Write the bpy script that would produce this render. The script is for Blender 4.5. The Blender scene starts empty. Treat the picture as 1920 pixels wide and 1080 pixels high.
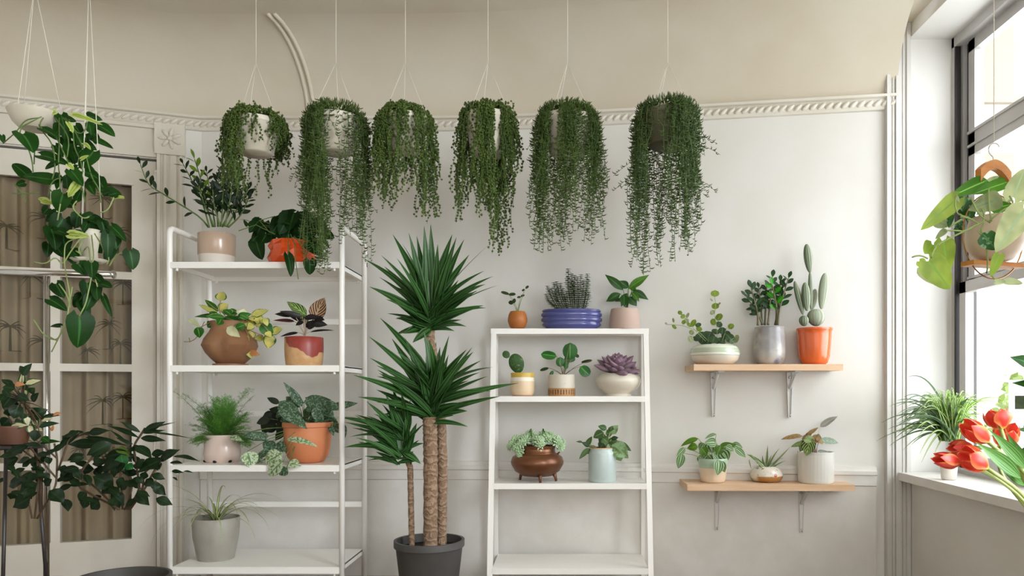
import bpy, math, random
from mathutils import Vector, Matrix, Quaternion
from math import sin, cos, pi, radians as R

# ---------------------------------------------------------------- camera, world, daylight, exposure
scene = bpy.context.scene
C = scene.collection
EYE = 1.0                        # camera height above the floor
F, VX, VY = 1400.0, 1053.0, 737.0   # focal length and principal point, in 1920x1080 pixels
cam_d = bpy.data.cameras.new('camera')
cam = bpy.data.objects.new('camera', cam_d)
C.objects.link(cam)
cam.location = (0, 0, EYE)
cam.rotation_euler = (pi/2, 0, 0)
cam_d.sensor_width = 36.0
cam_d.lens = 36.0*F/1920
cam_d.shift_x = (960-VX)/1920
cam_d.shift_y = (VY-540)/1920
cam_d.clip_start = 0.02
scene.camera = cam

world = bpy.data.worlds.new('overcast_sky')
scene.world = world
world.use_nodes = True
bg = world.node_tree.nodes['Background']
bg.inputs[0].default_value = (0.93, 0.97, 1.0, 1)
bg.inputs[1].default_value = 4.0

def daylight(loc, rot, sx, sz, watts, col):
    l = bpy.data.lights.new('window_daylight', 'AREA')
    l.shape = 'RECTANGLE'
    l.size, l.size_y = sx, sz
    l.energy = watts
    l.color = col
    o = bpy.data.objects.new('window_daylight', l)
    o.location = loc
    o.rotation_euler = rot
    C.objects.link(o)
# sky light coming in at the three window openings
daylight((2.35, 3.05, 1.80), (0, R(80), 0), 2.4, 1.9, 60, (.88, .95, 1.0))
daylight((2.40, 0.20, 1.85), (0, R(68), 0), 2.4, 2.0, 440, (.88, .95, 1.0))
daylight((0.55, -2.9, 1.75), (pi/2, 0, 0), 2.8, 2.0, 25, (.93, .97, 1.0))

vs = scene.view_settings
vs.view_transform = 'Standard'
vs.look = 'None'
vs.gamma = 1.0
vs.use_curve_mapping = False
vs.exposure = 0.05
cy = scene.cycles
cy.use_denoising = True
cy.max_bounces = 10
cy.diffuse_bounces = 7
cy.transparent_max_bounces = 12
cy.caustics_reflective = False
cy.caustics_refractive = False
cy.sample_clamp_indirect = 6.0

# ---------------------------------------------------------------- helpers: coordinates
def P(px, py, Y):
    return Vector(((px-VX)*Y/F, Y, EYE+(VY-py)*Y/F))

class Zf:                       # a window on the photograph: its own units -> pixels
    def __init__(s, x0, y0, k): s.x0, s.y0, s.k = x0, y0, k
    def P(s, x, y, Y): return P(s.x0+x/s.k, s.y0+y/s.k, Y)
    def u(s, d, Y): return d/s.k*Y/F
PX = Zf(0, 0, 1)

def srgb(h):
    h = h.lstrip('#')
    o = []
    for i in (0, 2, 4):
        c = int(h[i:i+2], 16)/255
        o.append(c/12.92 if c <= .04045 else ((c+.055)/1.055)**2.4)
    return (*o, 1)

# ---------------------------------------------------------------- helpers: materials
class NT:
    def __init__(s, name):
        s.m = bpy.data.materials.new(name)
        s.m.use_nodes = True
        s.t = s.m.node_tree
        s.b = s.t.nodes['Principled BSDF']
    def n(s, typ, **kw):
        nd = s.t.nodes.new(typ)
        for k, v in kw.items(): setattr(nd, k, v)
        return nd
    def l(s, a, b): s.t.links.new(a, b)
    def val(s, sock, x):
        if isinstance(x, (int, float)): sock.default_value = x
        elif isinstance(x, tuple): sock.default_value = x
        else: s.l(x, sock)
    def math(s, op, a, b=0.0, c=None):
        nd = s.n('ShaderNodeMath', operation=op)
        s.val(nd.inputs[0], a); s.val(nd.inputs[1], b)
        if c is not None: s.val(nd.inputs[2], c)
        return nd.outputs[0]
    def mix(s, f, a, b):
        nd = s.n('ShaderNodeMix', data_type='RGBA')
        s.val(nd.inputs[0], f); s.val(nd.inputs[6], a); s.val(nd.inputs[7], b)
        return nd.outputs[2]
    def noise(s, scale, detail=2.0, vec=None, rough=.5):
        nd = s.n('ShaderNodeTexNoise')
        nd.inputs['Scale'].default_value = scale
        nd.inputs['Detail'].default_value = detail
        nd.inputs['Roughness'].default_value = rough
        if vec is None:
            tc = s.n('ShaderNodeTexCoord')
            vec = tc.outputs['Object']
        s.l(vec, nd.inputs['Vector'])
        return nd.outputs[0]
    def step(s, x, lo, hi):
        nd = s.n('ShaderNodeMapRange', interpolation_type='SMOOTHSTEP')
        s.val(nd.inputs[0], x); s.val(nd.inputs[1], lo); s.val(nd.inputs[2], hi)
        return nd.outputs[0]
    def uv(s):
        tc = s.n('ShaderNodeTexCoord')
        sp = s.n('ShaderNodeSeparateXYZ')
        s.l(tc.outputs['UV'], sp.inputs[0])
        return sp.outputs[0], sp.outputs[1]
    def obj(s):
        tc = s.n('ShaderNodeTexCoord')
        sp = s.n('ShaderNodeSeparateXYZ')
        s.l(tc.outputs['Object'], sp.inputs[0])
        return sp.outputs
    def bump(s, h, strength, dist=.002):
        nd = s.n('ShaderNodeBump')
        nd.inputs['Strength'].default_value = strength
        nd.inputs['Distance'].default_value = dist
        s.l(h, nd.inputs['Height'])
        s.l(nd.outputs[0], s.b.inputs['Normal'])
    def col(s, c): s.val(s.b.inputs['Base Color'], c)
    def set(s, rough=.5, metal=0, spec=.5, coat=0):
        s.b.inputs['Roughness'].default_value = rough
        s.b.inputs['Metallic'].default_value = metal
        s.b.inputs['Specular IOR Level'].default_value = spec
        s.b.inputs['Coat Weight'].default_value = coat
        s.b.inputs['Coat Roughness'].default_value = .15

def mat(name, col, col2=None, ns=8.0, rough=.5, metal=0, spec=.5, coat=0, bump=None, detail=3):
    t = NT(name)
    t.set(rough, metal, spec, coat)
    a = srgb(col)
    if col2:
        t.col(t.mix(t.step(t.noise(ns, detail), .3, .7), a, srgb(col2)))
    else: t.col(a)
    if bump: t.bump(t.noise(bump[0], 4), bump[1], bump[2] if len(bump) > 2 else .002)
    return t.m

def band_mat(name, stops, rough=.4, coat=0, wob=0, speck=None, bump=None):
    """bands of glaze up a pot: stops = [(height fraction, colour), ...]"""
    t = NT(name)
    t.set(rough, 0, .5, coat)
    u, v = t.uv()
    if wob: v = t.math('ADD', v, t.math('MULTIPLY', t.math('SUBTRACT', t.noise(9, 1), .5), wob))
    rp = t.n('ShaderNodeValToRGB')
    rp.color_ramp.interpolation = 'CONSTANT'
    e = rp.color_ramp.elements
    e[0].position, e[0].color = stops[0][0], srgb(stops[0][1])
    e[1].position, e[1].color = stops[1][0], srgb(stops[1][1])
    for p, c in stops[2:]:
        k = e.new(p); k.color = srgb(c)
    t.l(v, rp.inputs[0])
    c = rp.outputs[0]
    if speck:
        c = t.mix(t.step(t.noise(speck[1], 4), speck[2], speck[2]+.12), c, srgb(speck[0]))
    t.col(c)
    if bump: t.bump(t.noise(bump[0], 4), bump[1])
    return t.m

def leaf_mat(name, base, other=None, pattern=None, rib=None, rough=.42, trans=.18, n=7, slope=.35, thr=.5, spec=.3):
    """leaf surface, painted in the leaf's own uv: u across (0.5 = midrib), v along"""
    t = NT(name)
    t.set(rough+.06, 0, spec)
    u, v = t.uv()
    a = t.math('MULTIPLY', t.math('ABSOLUTE', t.math('SUBTRACT', u, .5)), 2.0)
    b = srgb(base)
    if b[1] > 1.25*b[2] and b[1] > b[0]: b = (b[0]*1.12, b[1]*.98, b[2]*.72, 1)
    c = t.mix(t.step(t.noise(14, 2), .35, .65), b, (b[0]*.62, b[1]*.66, b[2]*.62, 1))
    if pattern == 'edge':
        f = t.math('ADD', a, t.math('MULTIPLY', t.math('SUBTRACT', t.noise(45, 3), .5), .9))
        c = t.mix(t.step(f, thr-.08, thr+.08), c, srgb(other))
    elif pattern == 'stripe':
        ph = t.math('SUBTRACT', t.math('MULTIPLY', v, float(n)), t.math('MULTIPLY', a, slope*n))
        w = t.math('SINE', t.math('MULTIPLY', ph, 2*pi))
        f = t.math('MULTIPLY', t.step(w, thr-.5, thr), t.math('MULTIPLY', t.step(a, .02, .12), t.step(a, 1.0, .86)))
        c = t.mix(f, c, srgb(other))
    elif pattern == 'long':        # stripes along the leaf
        w = t.math('SINE', t.math('MULTIPLY', a, 2*pi*n))
        c = t.mix(t.step(w, thr-.4, thr), c, srgb(other))
    elif pattern == 'silver':
        c = t.mix(t.step(t.noise(n*14, 3), thr-.06, thr+.06), c, srgb(other))
    if rib:
        c = t.mix(t.step(a, .13, .03), c, srgb(rib))
    t.col(c)
    tr = t.n('ShaderNodeBsdfTranslucent')
    hs = t.n('ShaderNodeHueSaturation')
    hs.inputs['Value'].default_value = 1.5
    hs.inputs['Saturation'].default_value = 1.15
    t.l(c, hs.inputs['Color'])
    t.l(hs.outputs[0], tr.inputs[0])
    mx = t.n('ShaderNodeMixShader')
    mx.inputs[0].default_value = trans
    t.l(t.b.outputs[0], mx.inputs[1]); t.l(tr.outputs[0], mx.inputs[2])
    t.l(mx.outputs[0], t.t.nodes['Material Output'].inputs[0])
    return t.m

# ---------------------------------------------------------------- helpers: meshes
OFF = {}
def basis(d, hint):
    d = d.normalized()
    n = hint - d*hint.dot(d)
    if n.length < 1e-5:
        n = Vector((1, 0, 0)) - d*d.x
        if n.length < 1e-3: n = Vector((0, 1, 0)) - d*d.y
    n.normalize()
    return d, n, d.cross(n)

W_SHAPES = {
    'ovate': lambda v: sin(pi*v**.72)**.9 if 0 < v < 1 else 0,
    'lance': lambda v: sin(pi*v**.8)**1.15 if 0 < v < 1 else 0,
    'obov': lambda v: sin(pi*v**1.25)**.85 if 0 < v < 1 else 0,
    'broad': lambda v: sin(pi*v**.6)**.72 if 0 < v < 1 else 0,
    'blade': lambda v: min(1, .45+v*1.9)*(1-v**2.2),
    'round': lambda v: math.sqrt(max(0, 1-(2*v-1)**2)),
    'heart': lambda v: (min(1, .35+v*4.2)*(1-v**1.9)**.72),
    'sword': lambda v: min(1, .62+v*1.6)*(1-v**2.6),
    'grass': lambda v: (1-v**1.8)*.9+.05,
}

class MB:
    def __init__(s): s.v, s.f, s.uv, s.mi = [], [], [], []
    def add(s, vs, fs, uvs=None, m=0):
        o = len(s.v)
        s.v += [tuple(x) for x in vs]
        s.uv += uvs if uvs else [(.5, .5)]*len(vs)
        for f in fs:
            s.f.append(tuple(i+o for i in f)); s.mi.append(m)
    def box(s, c, size, rz=0, m=0, rot=None):
        hx, hy, hz = size[0]/2, size[1]/2, size[2]/2
        M = rot if rot is not None else Matrix.Rotation(rz, 3, 'Z')
        c = Vector(c)
        vs = [c+M@Vector((x*hx, y*hy, z*hz)) for x in (-1, 1) for y in (-1, 1) for z in (-1, 1)]
        s.add(vs, [(0, 1, 3, 2), (4, 6, 7, 5), (0, 4, 5, 1), (2, 3, 7, 6), (0, 2, 6, 4), (1, 5, 7, 3)], m=m)
    def b2(s, x0, x1, y0, y1, z0, z1, m=0):
        s.box(((x0+x1)/2, (y0+y1)/2, (z0+z1)/2), (abs(x1-x0), abs(y1-y0), abs(z1-z0)), m=m)
    def tube(s, pts, r, n=6, m=0, cap=True):
        pts = [Vector(p) for p in pts]
        k = len(pts)
        rs = r if isinstance(r, (list, tuple)) else [r]*k
        vs, uv = [], []
        hint = Vector((.31, -.77, .56))
        for i, p in enumerate(pts):
            d = pts[min(i+1, k-1)]-pts[max(i-1, 0)]
            if d.length < 1e-9: d = Vector((0, 0, 1))
            _, a, b = basis(d, hint)
            hint = a
            for j in range(n):
                t = 2*pi*j/n
                vs.append(p+(a*cos(t)+b*sin(t))*rs[i]); uv.append((j/n, i/max(1, k-1)))
        fs = [(i*n+j, i*n+(j+1) % n, (i+1)*n+(j+1) % n, (i+1)*n+j) for i in range(k-1) for j in range(n)]
        if cap:
            fs.append(tuple(range(n-1, -1, -1))); fs.append(tuple((k-1)*n+j for j in range(n)))
        s.add(vs, fs, uv, m)
    def lathe(s, c, prof, n=40, m=0, zr=None, fn=None):
        c = Vector(c)
        z0 = min(p[1] for p in prof); z1 = max(p[1] for p in prof)
        vs, uv = [], []
        for r, z in prof:
            for j in range(n):
                t = 2*pi*j/n
                p = Vector((r*cos(t), r*sin(t), z))
                if fn: p = fn(p, t)
                vs.append(c+p); uv.append((j/n, (z-z0)/max(1e-6, z1-z0)))
        k = len(prof)
        fs = [(i*n+j, i*n+(j+1) % n, (i+1)*n+(j+1) % n, (i+1)*n+j) for i in range(k-1) for j in range(n)]
        if prof[0][0] > 1e-4: fs.append(tuple(range(n-1, -1, -1)))
        if prof[-1][0] > 1e-4: fs.append(tuple((k-1)*n+j for j in range(n)))
        s.add(vs, fs, uv, m)
    def ell(s, c, ax, nu=12, nv=8, m=0, fn=None):
        """ellipsoid about c with three half-axis vectors; poles along ax[2]"""
        c = Vector(c)
        vs, uv = [], []
        for i in range(nv+1):
            ph = -pi/2+pi*i/nv
            for j in range(nu):
                t = 2*pi*j/nu
                q = fn(t, ph) if fn else 1.0
                vs.append(c+ax[0]*(cos(t)*cos(ph)*q)+ax[1]*(sin(t)*cos(ph)*q)+ax[2]*sin(ph)); uv.append((j/nu, i/nv))
        fs = [(i*nu+j, i*nu+(j+1) % nu, (i+1)*nu+(j+1) % nu, (i+1)*nu+j) for i in range(nv) for j in range(nu)]
        s.add(vs, fs, uv, m)
    def bead(s, c, r, m=0, k=1.25):
        c = Vector(c)
        vs = [c+Vector(q)*r for q in ((1, 0, 0), (0, 1, 0), (-1, 0, 0), (0, -1, 0), (0, 0, k), (0, 0, -k))]
        s.add(vs, [(0, 1, 4), (1, 2, 4), (2, 3, 4), (3, 0, 4), (1, 0, 5), (2, 1, 5), (3, 2, 5), (0, 3, 5)], m=m)
    def leaf(s, base, d, n, L, W, shape='ovate', bend=.3, fold=.15, seg=8, m=0, wave=0, ph=0, cols=2, twist=0):
        t, n, sd = basis(d, n)
        p = Vector(base)
        wf = W_SHAPES[shape]
        js = [j/cols for j in range(-cols, cols+1)]
        vs, uv = [], []
        ds = L/seg
        rot = Quaternion(sd, 0)
        for i in range(seg+1):
            v = i/seg
            w = max(wf(v), .015)*W/2
            for j in js:
                q = p+sd*(j*w)+n*(fold*abs(j)*w)
                if shape == 'heart': q = q-t*(.20*L*j*j*(1-v)**3)
                if wave: q = q+n*(wave*W*abs(j)*sin(v*11+ph+(1.2 if j > 0 else 0)))
                vs.append(q); uv.append((.5+j/2, v))
            q = Quaternion(sd, -bend/seg)
            t = q@t; n = q@n
            if twist:
                q2 = Quaternion(t, twist/seg); n = q2@n; sd = q2@sd
            p = p+t*ds
        k = len(js)
        fs = [(i*k+j, i*k+j+1, (i+1)*k+j+1, (i+1)*k+j) for i in range(seg) for j in range(k-1)]
        s.add(vs, fs, uv, m)
    def build(s, name, mats, parent=None, smooth=True, loc=None, angle=None):
        me = bpy.data.meshes.new(name)
        off = OFF[parent.name] if parent else Vector(loc if loc else (0, 0, 0))
        me.from_pydata([(x-off.x, y-off.y, z-off.z) for x, y, z in s.v], [], s.f)
        if not isinstance(mats, (list, tuple)): mats = [mats]
        for q in mats: me.materials.append(q)
        me.polygons.foreach_set('material_index', s.mi)
        ul = me.uv_layers.new(name='UVMap')
        li = [0]*len(me.loops)
        me.loops.foreach_get('vertex_index', li)
        flat = []
        for i in li: flat += s.uv[i]
        ul.data.foreach_set('uv', flat)
        me.polygons.foreach_set('use_smooth', [smooth]*len(me.polygons))
        me.update()
        if smooth and angle: me.set_sharp_from_angle(angle=angle)
        o = bpy.data.objects.new(name, me)
        C.objects.link(o)
        OFF[o.name] = off
        if parent: o.parent = parent
        else: o.location = off
        return o

def tag(o, label=None, cat=None, group=None, kind=None):
    if label: o['label'] = label
    if cat: o['category'] = cat
    if group: o['group'] = group
    if kind: o['kind'] = kind
    return o
def thing(name, label, cat, loc, group=None):
    o = bpy.data.objects.new(name, None)
    C.objects.link(o)
    o.empty_display_size = .05
    o.location = loc
    OFF[o.name] = Vector(loc)
    return tag(o, label, cat, group)
def structure(mb, name, m, label=None, smooth=False, parent=None, angle=None):
    o = mb.build(name, m, parent, smooth, angle=angle)
    if not parent: tag(o, label, name.split('_')[0], None, 'structure')
    return o

def arc_leaf(mb, B, T, W, n, shape, bend, fold, m=0, seg=8, wave=0, ph=0, twist=0):
    """leaf whose base and tip are both given; it arches towards n in between"""
    ch = T-B
    L = ch.length
    d, n, sd = basis(ch, n)
    h = bend*(seg-1)/(2*seg)
    t0 = Quaternion(sd, h)@d
    n0 = Quaternion(sd, h)@n
    if abs(h) > 1e-3: L = L*h/sin(h)
    # step positions sit at segment starts: aim so that the polyline ends on the tip
    mb.leaf(B, t0, n0, L, W, shape, bend, fold, seg, m, wave, ph, 2, twist)

EYEV = Vector((0, 0, EYE))
def leaves(root, zf, Y, data, mats, shape='ovate', rnd=None, bend=.5, fold=.18, dy=.5, name='foliage', crown=None,
           stem_m=None, stem_r=.0018, roll=.5, wave=0, up=.45, seg=8, single=False, dY0=0.0, stem_name='stems', wide=1.0):
    """data rows: base x, y, tip x, y, apparent width[, material index[, depth offset]] in zf units"""
    rnd = rnd or random.Random(len(data))
    mb, st = MB(), MB()
    out = []
    for row in data:
        bx, by, tx, ty, w = row[:5]
        w = w*wide
        m = row[5] if len(row) > 5 else 0
        off = row[6] if len(row) > 6 else rnd.uniform(-.03, .03)
        B0 = zf.P(bx, by, Y+dY0)
        T0 = zf.P(tx, ty, Y+dY0)
        L0 = (T0-B0).length
        B = zf.P(bx, by, Y+dY0+off)
        T = zf.P(tx, ty, Y+dY0+off+rnd.uniform(-1, .6)*dy*L0)
        W = zf.u(w, Y)
        n = (EYEV-B).normalized()+Vector((0, 0, up))
        d, n, sd = basis(T-B, n)
        ro = rnd.uniform(-roll, roll)
        n = Quaternion(d, ro)@n
        W = W/max(.55, cos(ro))
        if single: mb = MB()
        arc_leaf(mb, B, T, W, n, shape, bend*rnd.uniform(.5, 1.4), fold, 0 if single else m, seg, wave, rnd.uniform(0, 6))
        if single: out.append(mb.build(name, mats[m] if isinstance(mats, (list, tuple)) else mats, root))
        if crown:
            c0 = crown if not isinstance(crown, list) else min(crown, key=lambda q: (q[0]-bx)**2+.3*(q[1]-by)**2)
            Cc = zf.P(c0[0]+rnd.uniform(-1, 1)*zf.k*2, c0[1], Y+dY0+rnd.uniform(-.012, .012))
            mid = (Cc+B)/2+Vector((0, 0, .15*(Cc-B).length))
            q1 = Cc.lerp(mid, .5).lerp(mid.lerp(B, .5), .25)
            q2 = mid.lerp(B, .5).lerp(Cc.lerp(mid, .5), .25)
            st.tube([Cc, q1, q2, B], [stem_r*1.3, stem_r*1.1, stem_r, stem_r*.8], 5)
    if not single: out.append(mb.build(name, mats, root))
    if crown and st.v: st.build(stem_name, stem_m or (mats[0] if isinstance(mats, (list, tuple)) else mats), root)
    return out

def interp(prof, z):
    for (r0, z0), (r1, z1) in zip(prof, prof[1:]):
        if min(z0, z1) <= z <= max(z0, z1) and abs(z1-z0) > 1e-9:
            return r0+(r1-r0)*(z-z0)/(z1-z0)
    return prof[-1][0]

def potted(name, label, cat, zf, cx, Y, zb, prof, pm, sm=None, n=44, group=None, soil=.16, smooth=True, fn=None, wall=.006, pot_name='pot'):
    """a pot on a surface at height zb: prof = [(half width, y)] bottom to top in zf units"""
    k = Y/F/zf.k
    X = zf.P(cx, 0, Y).x
    root = thing(name, label, cat, (X, Y, zb), group)
    yb = prof[0][1]
    pr = [(hw*k, (yb-y)*k) for hw, y in prof]
    H = pr[-1][1]
    zs = H*(1-soil)
    # rounded lip, inner wall
    rt = pr[-1][0]
    full = pr+[(rt-wall*.3, H+wall*.35), (rt-wall, H)]
    ri = max(.004, interp(pr, zs)-wall)
    full += [(ri, zs), (ri*.98, zs-.004)]
    mb = MB()
    mb.lathe((X, Y, zb), [(0.0, pr[0][1])]+full, n, fn=fn)
    pot = mb.build(pot_name, pm, root, smooth, angle=R(50))
    sb = MB()
    ring = [(0.0, zs+.003), (ri*.6, zs+.004), (ri*1.02, zs)]
    sb.lathe((X, Y, zb), ring, n, fn=fn)
    sb.build('soil', sm or M['soil'], root)
    return root, pot

M = {}
M['soil'] = mat('potting_soil', '#2b2119', '#14100c', 90, .95, bump=(160, .8, .004))
# ---------------------------------------------------------------- the room
M['wall'] = mat('white_wall_paint', '#dddbd7', '#d8d5cf', 3, .62, bump=(26, .10, .004))
M['cream'] = mat('cream_plaster', '#cec6b5', '#c9bfac', 2.5, .75, bump=(30, .12, .004))
M['trim'] = mat('white_gloss_trim', '#dfdcd8', '#d7d3cd', 7, .38, bump=(40, .08, .003))
M['oldtrim'] = mat('worn_white_trim', '#d6d1c6', '#cdc6b9', 3, .45, bump=(30, .15, .003))
M['floor'] = NT('oak_floor').m
def _floor():
    t = NT('oak_floorboards')
    t.set(.35)
    br = t.n('ShaderNodeTexBrick')
    tc = t.n('ShaderNodeTexCoord')
    t.l(tc.outputs['Object'], br.inputs['Vector'])
    br.inputs['Scale'].default_value = 1.0
    br.inputs['Brick Width'].default_value = 1.1
    br.inputs['Row Height'].default_value = .11
    br.inputs['Mortar Size'].default_value = .002
    br.inputs['Color1'].default_value = srgb('#7d6a54')
    br.inputs['Color2'].default_value = srgb('#8a7660')
    br.inputs['Mortar'].default_value = srgb('#3d2c1c')
    t.col(br.outputs[0])
    return t.m
bpy.data.materials.remove(M['floor'])
M['floor'] = _floor()
M['metal_grey'] = mat('grey_window_metal', '#c2bfbd', '#b6b3b1', 4, .35, .15)
M['metal_dark'] = mat('dark_window_metal', '#322d2b', None, 4, .4, .3)
M['white_metal'] = mat('white_powder_coat', '#ece9e4', None, 4, .35)
M['chrome'] = mat('chrome', '#c9c7c4', None, 4, .12, 1.0)
def _glass():
    m = bpy.data.materials.new('window_glass')
    m.use_nodes = True
    t = m.node_tree
    t.nodes.remove(t.nodes['Principled BSDF'])
    tr = t.nodes.new('ShaderNodeBsdfTransparent')
    gl = t.nodes.new('ShaderNodeBsdfGlossy')
    gl.inputs['Roughness'].default_value = .02
    fr = t.nodes.new('ShaderNodeFresnel')
    ge = t.nodes.new('ShaderNodeNewGeometry')     # a thin sheet: the same index from either face
    mr = t.nodes.new('ShaderNodeMapRange')
    mr.inputs[3].default_value, mr.inputs[4].default_value = 1.45, 1/1.45
    t.links.new(ge.outputs['Backfacing'], mr.inputs[0])
    t.links.new(mr.outputs[0], fr.inputs[0])
    mx = t.nodes.new('ShaderNodeMixShader')
    t.links.new(fr.outputs[0], mx.inputs[0])
    t.links.new(tr.outputs[0], mx.inputs[1])
    t.links.new(gl.outputs[0], mx.inputs[2])
    t.links.new(mx.outputs[0], t.nodes['Material Output'].inputs[0])
    return m
M['glass'] = _glass()

ZM = EYE+1.47                    # rope moulding
ZC = EYE+1.87                    # ceiling
TH = R(19.4)
A = Vector((-1.977, 4.1, 0))     # corner of door wall and back wall
DT = Vector((-cos(TH), -sin(TH), 0))
DN = Vector((sin(TH), -cos(TH), 0))
def Wd(s, d, z): return A+DT*s+DN*d+Vector((0, 0, z))
def sdoor(px):
    q = (px-VX)/F
    return (4.1*q+1.977)/(-.943+.332*q)

plan = [(-1.977, 4.1), (-1.5, 4.1), (-1.1, 4.1), (-.68, 4.098), (-.40, 4.085), (-.154, 4.062), (.06, 4.033), (.277, 4.0),
        (.55, 3.962), (.83, 3.920), (1.2, 3.864), (1.70, 3.788)]
plan = [Vector((x, y, 0)) for x, y in plan]
L0 = A+DT*1.72
full_plan = [L0]+plan
def normals(pl):
    out = []
    for i in range(len(pl)):
        ns = []
        for a, b in ((i-1, i), (i, i+1)):
            if 0 <= a and b < len(pl):
                d = (pl[b]-pl[a]).normalized()
                ns.append(Vector((d.y, -d.x, 0)))
        n = sum(ns, Vector())/len(ns)
        n.normalize()
        out.append(n/max(.5, n.dot(ns[0])))
    return out
def sweep(mb, pl, prof, nn=None):
    """prof: [(offset into the room, z)] swept along the plan line"""
    nn = nn or normals(pl)
    k = len(prof)
    vs = [p+n*d+Vector((0, 0, z)) for p, n in zip(pl, nn) for d, z in prof]
    mb.add(vs, [(i*k+j, (i+1)*k+j, (i+1)*k+j+1, i*k+j+1) for i in range(len(pl)-1) for j in range(k-1)])

mb = MB(); mb.b2(-3.75, 2.15, -2.75, 4.3, -.1, 0); structure(mb, 'floor', M['floor'])
mb = MB(); sweep(mb, plan, [(0, 0), (0, ZM)]); sweep(mb, plan, [(-.12, ZM), (-.12, 0)])
structure(mb, 'wall_back', M['wall'], smooth=True, angle=R(40))
# cove above the rope moulding, and the ceiling
mb = MB()
arc = [(.42*(1-cos(t*pi/2/10)), ZM+.40*sin(t*pi/2/10)) for t in range(11)]
sweep(mb, full_plan, arc)
structure(mb, 'trim_1', M['cream'], smooth=True, angle=R(40))
mb = MB(); mb.b2(-3.75, 2.15, -2.75, 4.3, ZC, ZC+.1); structure(mb, 'ceiling', M['cream'])
# rope moulding
mb = MB()
sweep(mb, full_plan, [(0, ZM-.035), (.012, ZM-.032), (.016, ZM-.022), (.012, ZM+.025), (.028, ZM+.03), (.03, ZM+.042), (0, ZM+.046)])
for a, b in zip(full_plan, full_plan[1:]):
    d = b-a
    k = max(1, round(d.length/.038))
    nn = Vector((d.y, -d.x, 0)).normalized()
    dd = d.normalized()
    for i in range(k):
        c = a+d*((i+.5)/k)+nn*.015+Vector((0, 0, ZM))
        ax = (dd*.8+Vector((0, 0, .6))).normalized()
        mb.ell(c, (nn*.010, ax.cross(nn)*.012, ax*.026), 8, 6)
structure(mb, 'trim_2', M['oldtrim'], smooth=True, angle=R(50))
# tall baseboard with a stepped cap
mb = MB()
zb = EYE-.375
sweep(mb, plan[:-1]+[plan[-2].lerp(plan[-1], .8)], [(.012, 0), (.012, zb-.10), (.020, zb-.095), (.020, zb-.045), (.030, zb-.04), (.030, zb-.022), (.018, zb-.014), (.014, zb), (0, zb+.004)])
structure(mb, 'baseboard_back', M['trim'], smooth=True, angle=R(35))
# plaster rib running up the cove
mb = MB()
q = P(577, 230, 4.08)
for dx in (0, .032):
    mb.tube([Vector((q.x+dx-.10*(t/10)**2*.6, 4.1-arc[t][0]-.004, arc[t][1])) for t in range(11)], .011, 8)
structure(mb, 'trim_3', M['cream'], smooth=True)

# --- right side: pilaster, wall with two windows
mb = MB()
mb.b2(1.640, 1.765, 3.775, 3.86, 0, ZC)
for i, (x, w, y) in enumerate([(1.652, .018, 3.768), (1.676, .008, 3.770), (1.700, .026, 3.764), (1.728, .008, 3.770), (1.752, .020, 3.766)]):
    mb.b2(x-w/2, x+w/2, y, 3.79, 0, ZC)
structure(mb, 'trim_4', mat('shaded_white_casing', '#cecbc6', '#c6c3bd', 7, .45))  # same white paint as the trim, its colour darkened to stand for shade
XI, XO = 1.765, 2.15
SILL, HEAD = .60, 2.80
wins = [(2.2, 3.80), (-.70, 1.10)]
mb = MB()
mb.b2(XI, XO, -2.75, 3.80, 0, SILL-.03)
mb.b2(XI, XO, -2.75, 3.80, HEAD, ZC)
mb.b2(XI, XO, 3.80, 4.2, 0, ZC)
mb.b2(XI, XO, 1.10, 2.2, SILL-.03, HEAD)
mb.b2(XI, XO, -2.75, -.70, SILL-.03, HEAD)
structure(mb, 'wall_right', M['wall'])
def window(name, y0, y1, k=0):
    """double-hung metal window set in the right wall"""
    f = MB()
    xa, xb = 1.985, 2.085
    f.b2(xa, xb, y1-.022, y1, SILL, HEAD); f.b2(xa, xb, y0, y0+.05, SILL, HEAD)
    f.b2(xa, xb, y0, y1, HEAD-.05, HEAD); f.b2(xa, xb, y0, y1, SILL-.02, SILL+.03)
    f.b2(xa+.035, xb, y1-.045, y1-.022, SILL, HEAD)
    o = structure(f, name, M['metal_grey'])
    d = MB()
    d.b2(xa+.052, xb-.01, y1-.068, y1-.052, SILL, HEAD)
    d.b2(xa+.004, xa+.03, y1-.031, y1-.0225, SILL, HEAD)
    d.build('track', M['metal_dark'], o, False)
    zt, zm = EYE+1.262, EYE+.52
    def sash(x, za, zb_, nm):
        s = MB()
        ys, ye = y0+.05, y1-.075
        for a, b in ((ye-.055, ye), (ys, ys+.055)): s.b2(x-.02, x+.02, a, b, za, zb_)
        s.b2(x-.02, x+.02, ys, ye, za, za+.055); s.b2(x-.02, x+.02, ys, ye, zb_-.055, zb_)
        s.b2(x-.028, x-.014, ys, ye, za+.055, za+.068); s.b2(x-.028, x-.014, ys, ye, za-.012, za)
        w = s.build(nm, M['metal_grey'], o, False)
        g = MB(); g.b2(x-.002, x+.002, ys+.05, ye-.05, za+.05, zb_-.05)
        g.build('pane', M['glass'], w, False)
    sash(xa+.065, zt-.03, HEAD-.05, 'transom_sash')
    sash(xa+.065, zm-.01, zt-.028, 'upper_sash')
    sash(xa+.02, SILL+.03, zm+.03, 'lower_sash')
window('window_1', 2.2, 3.80)
window('window_2', -.70, 1.10)
for k, (a, b) in enumerate(wins):
    mb = MB(); mb.b2(1.70, 2.0, a-(.06 if k else .0), b-.002, SILL-.04, SILL)
    structure(mb, 'trim_%d' % (5+k), M['trim'], angle=R(40))

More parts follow.
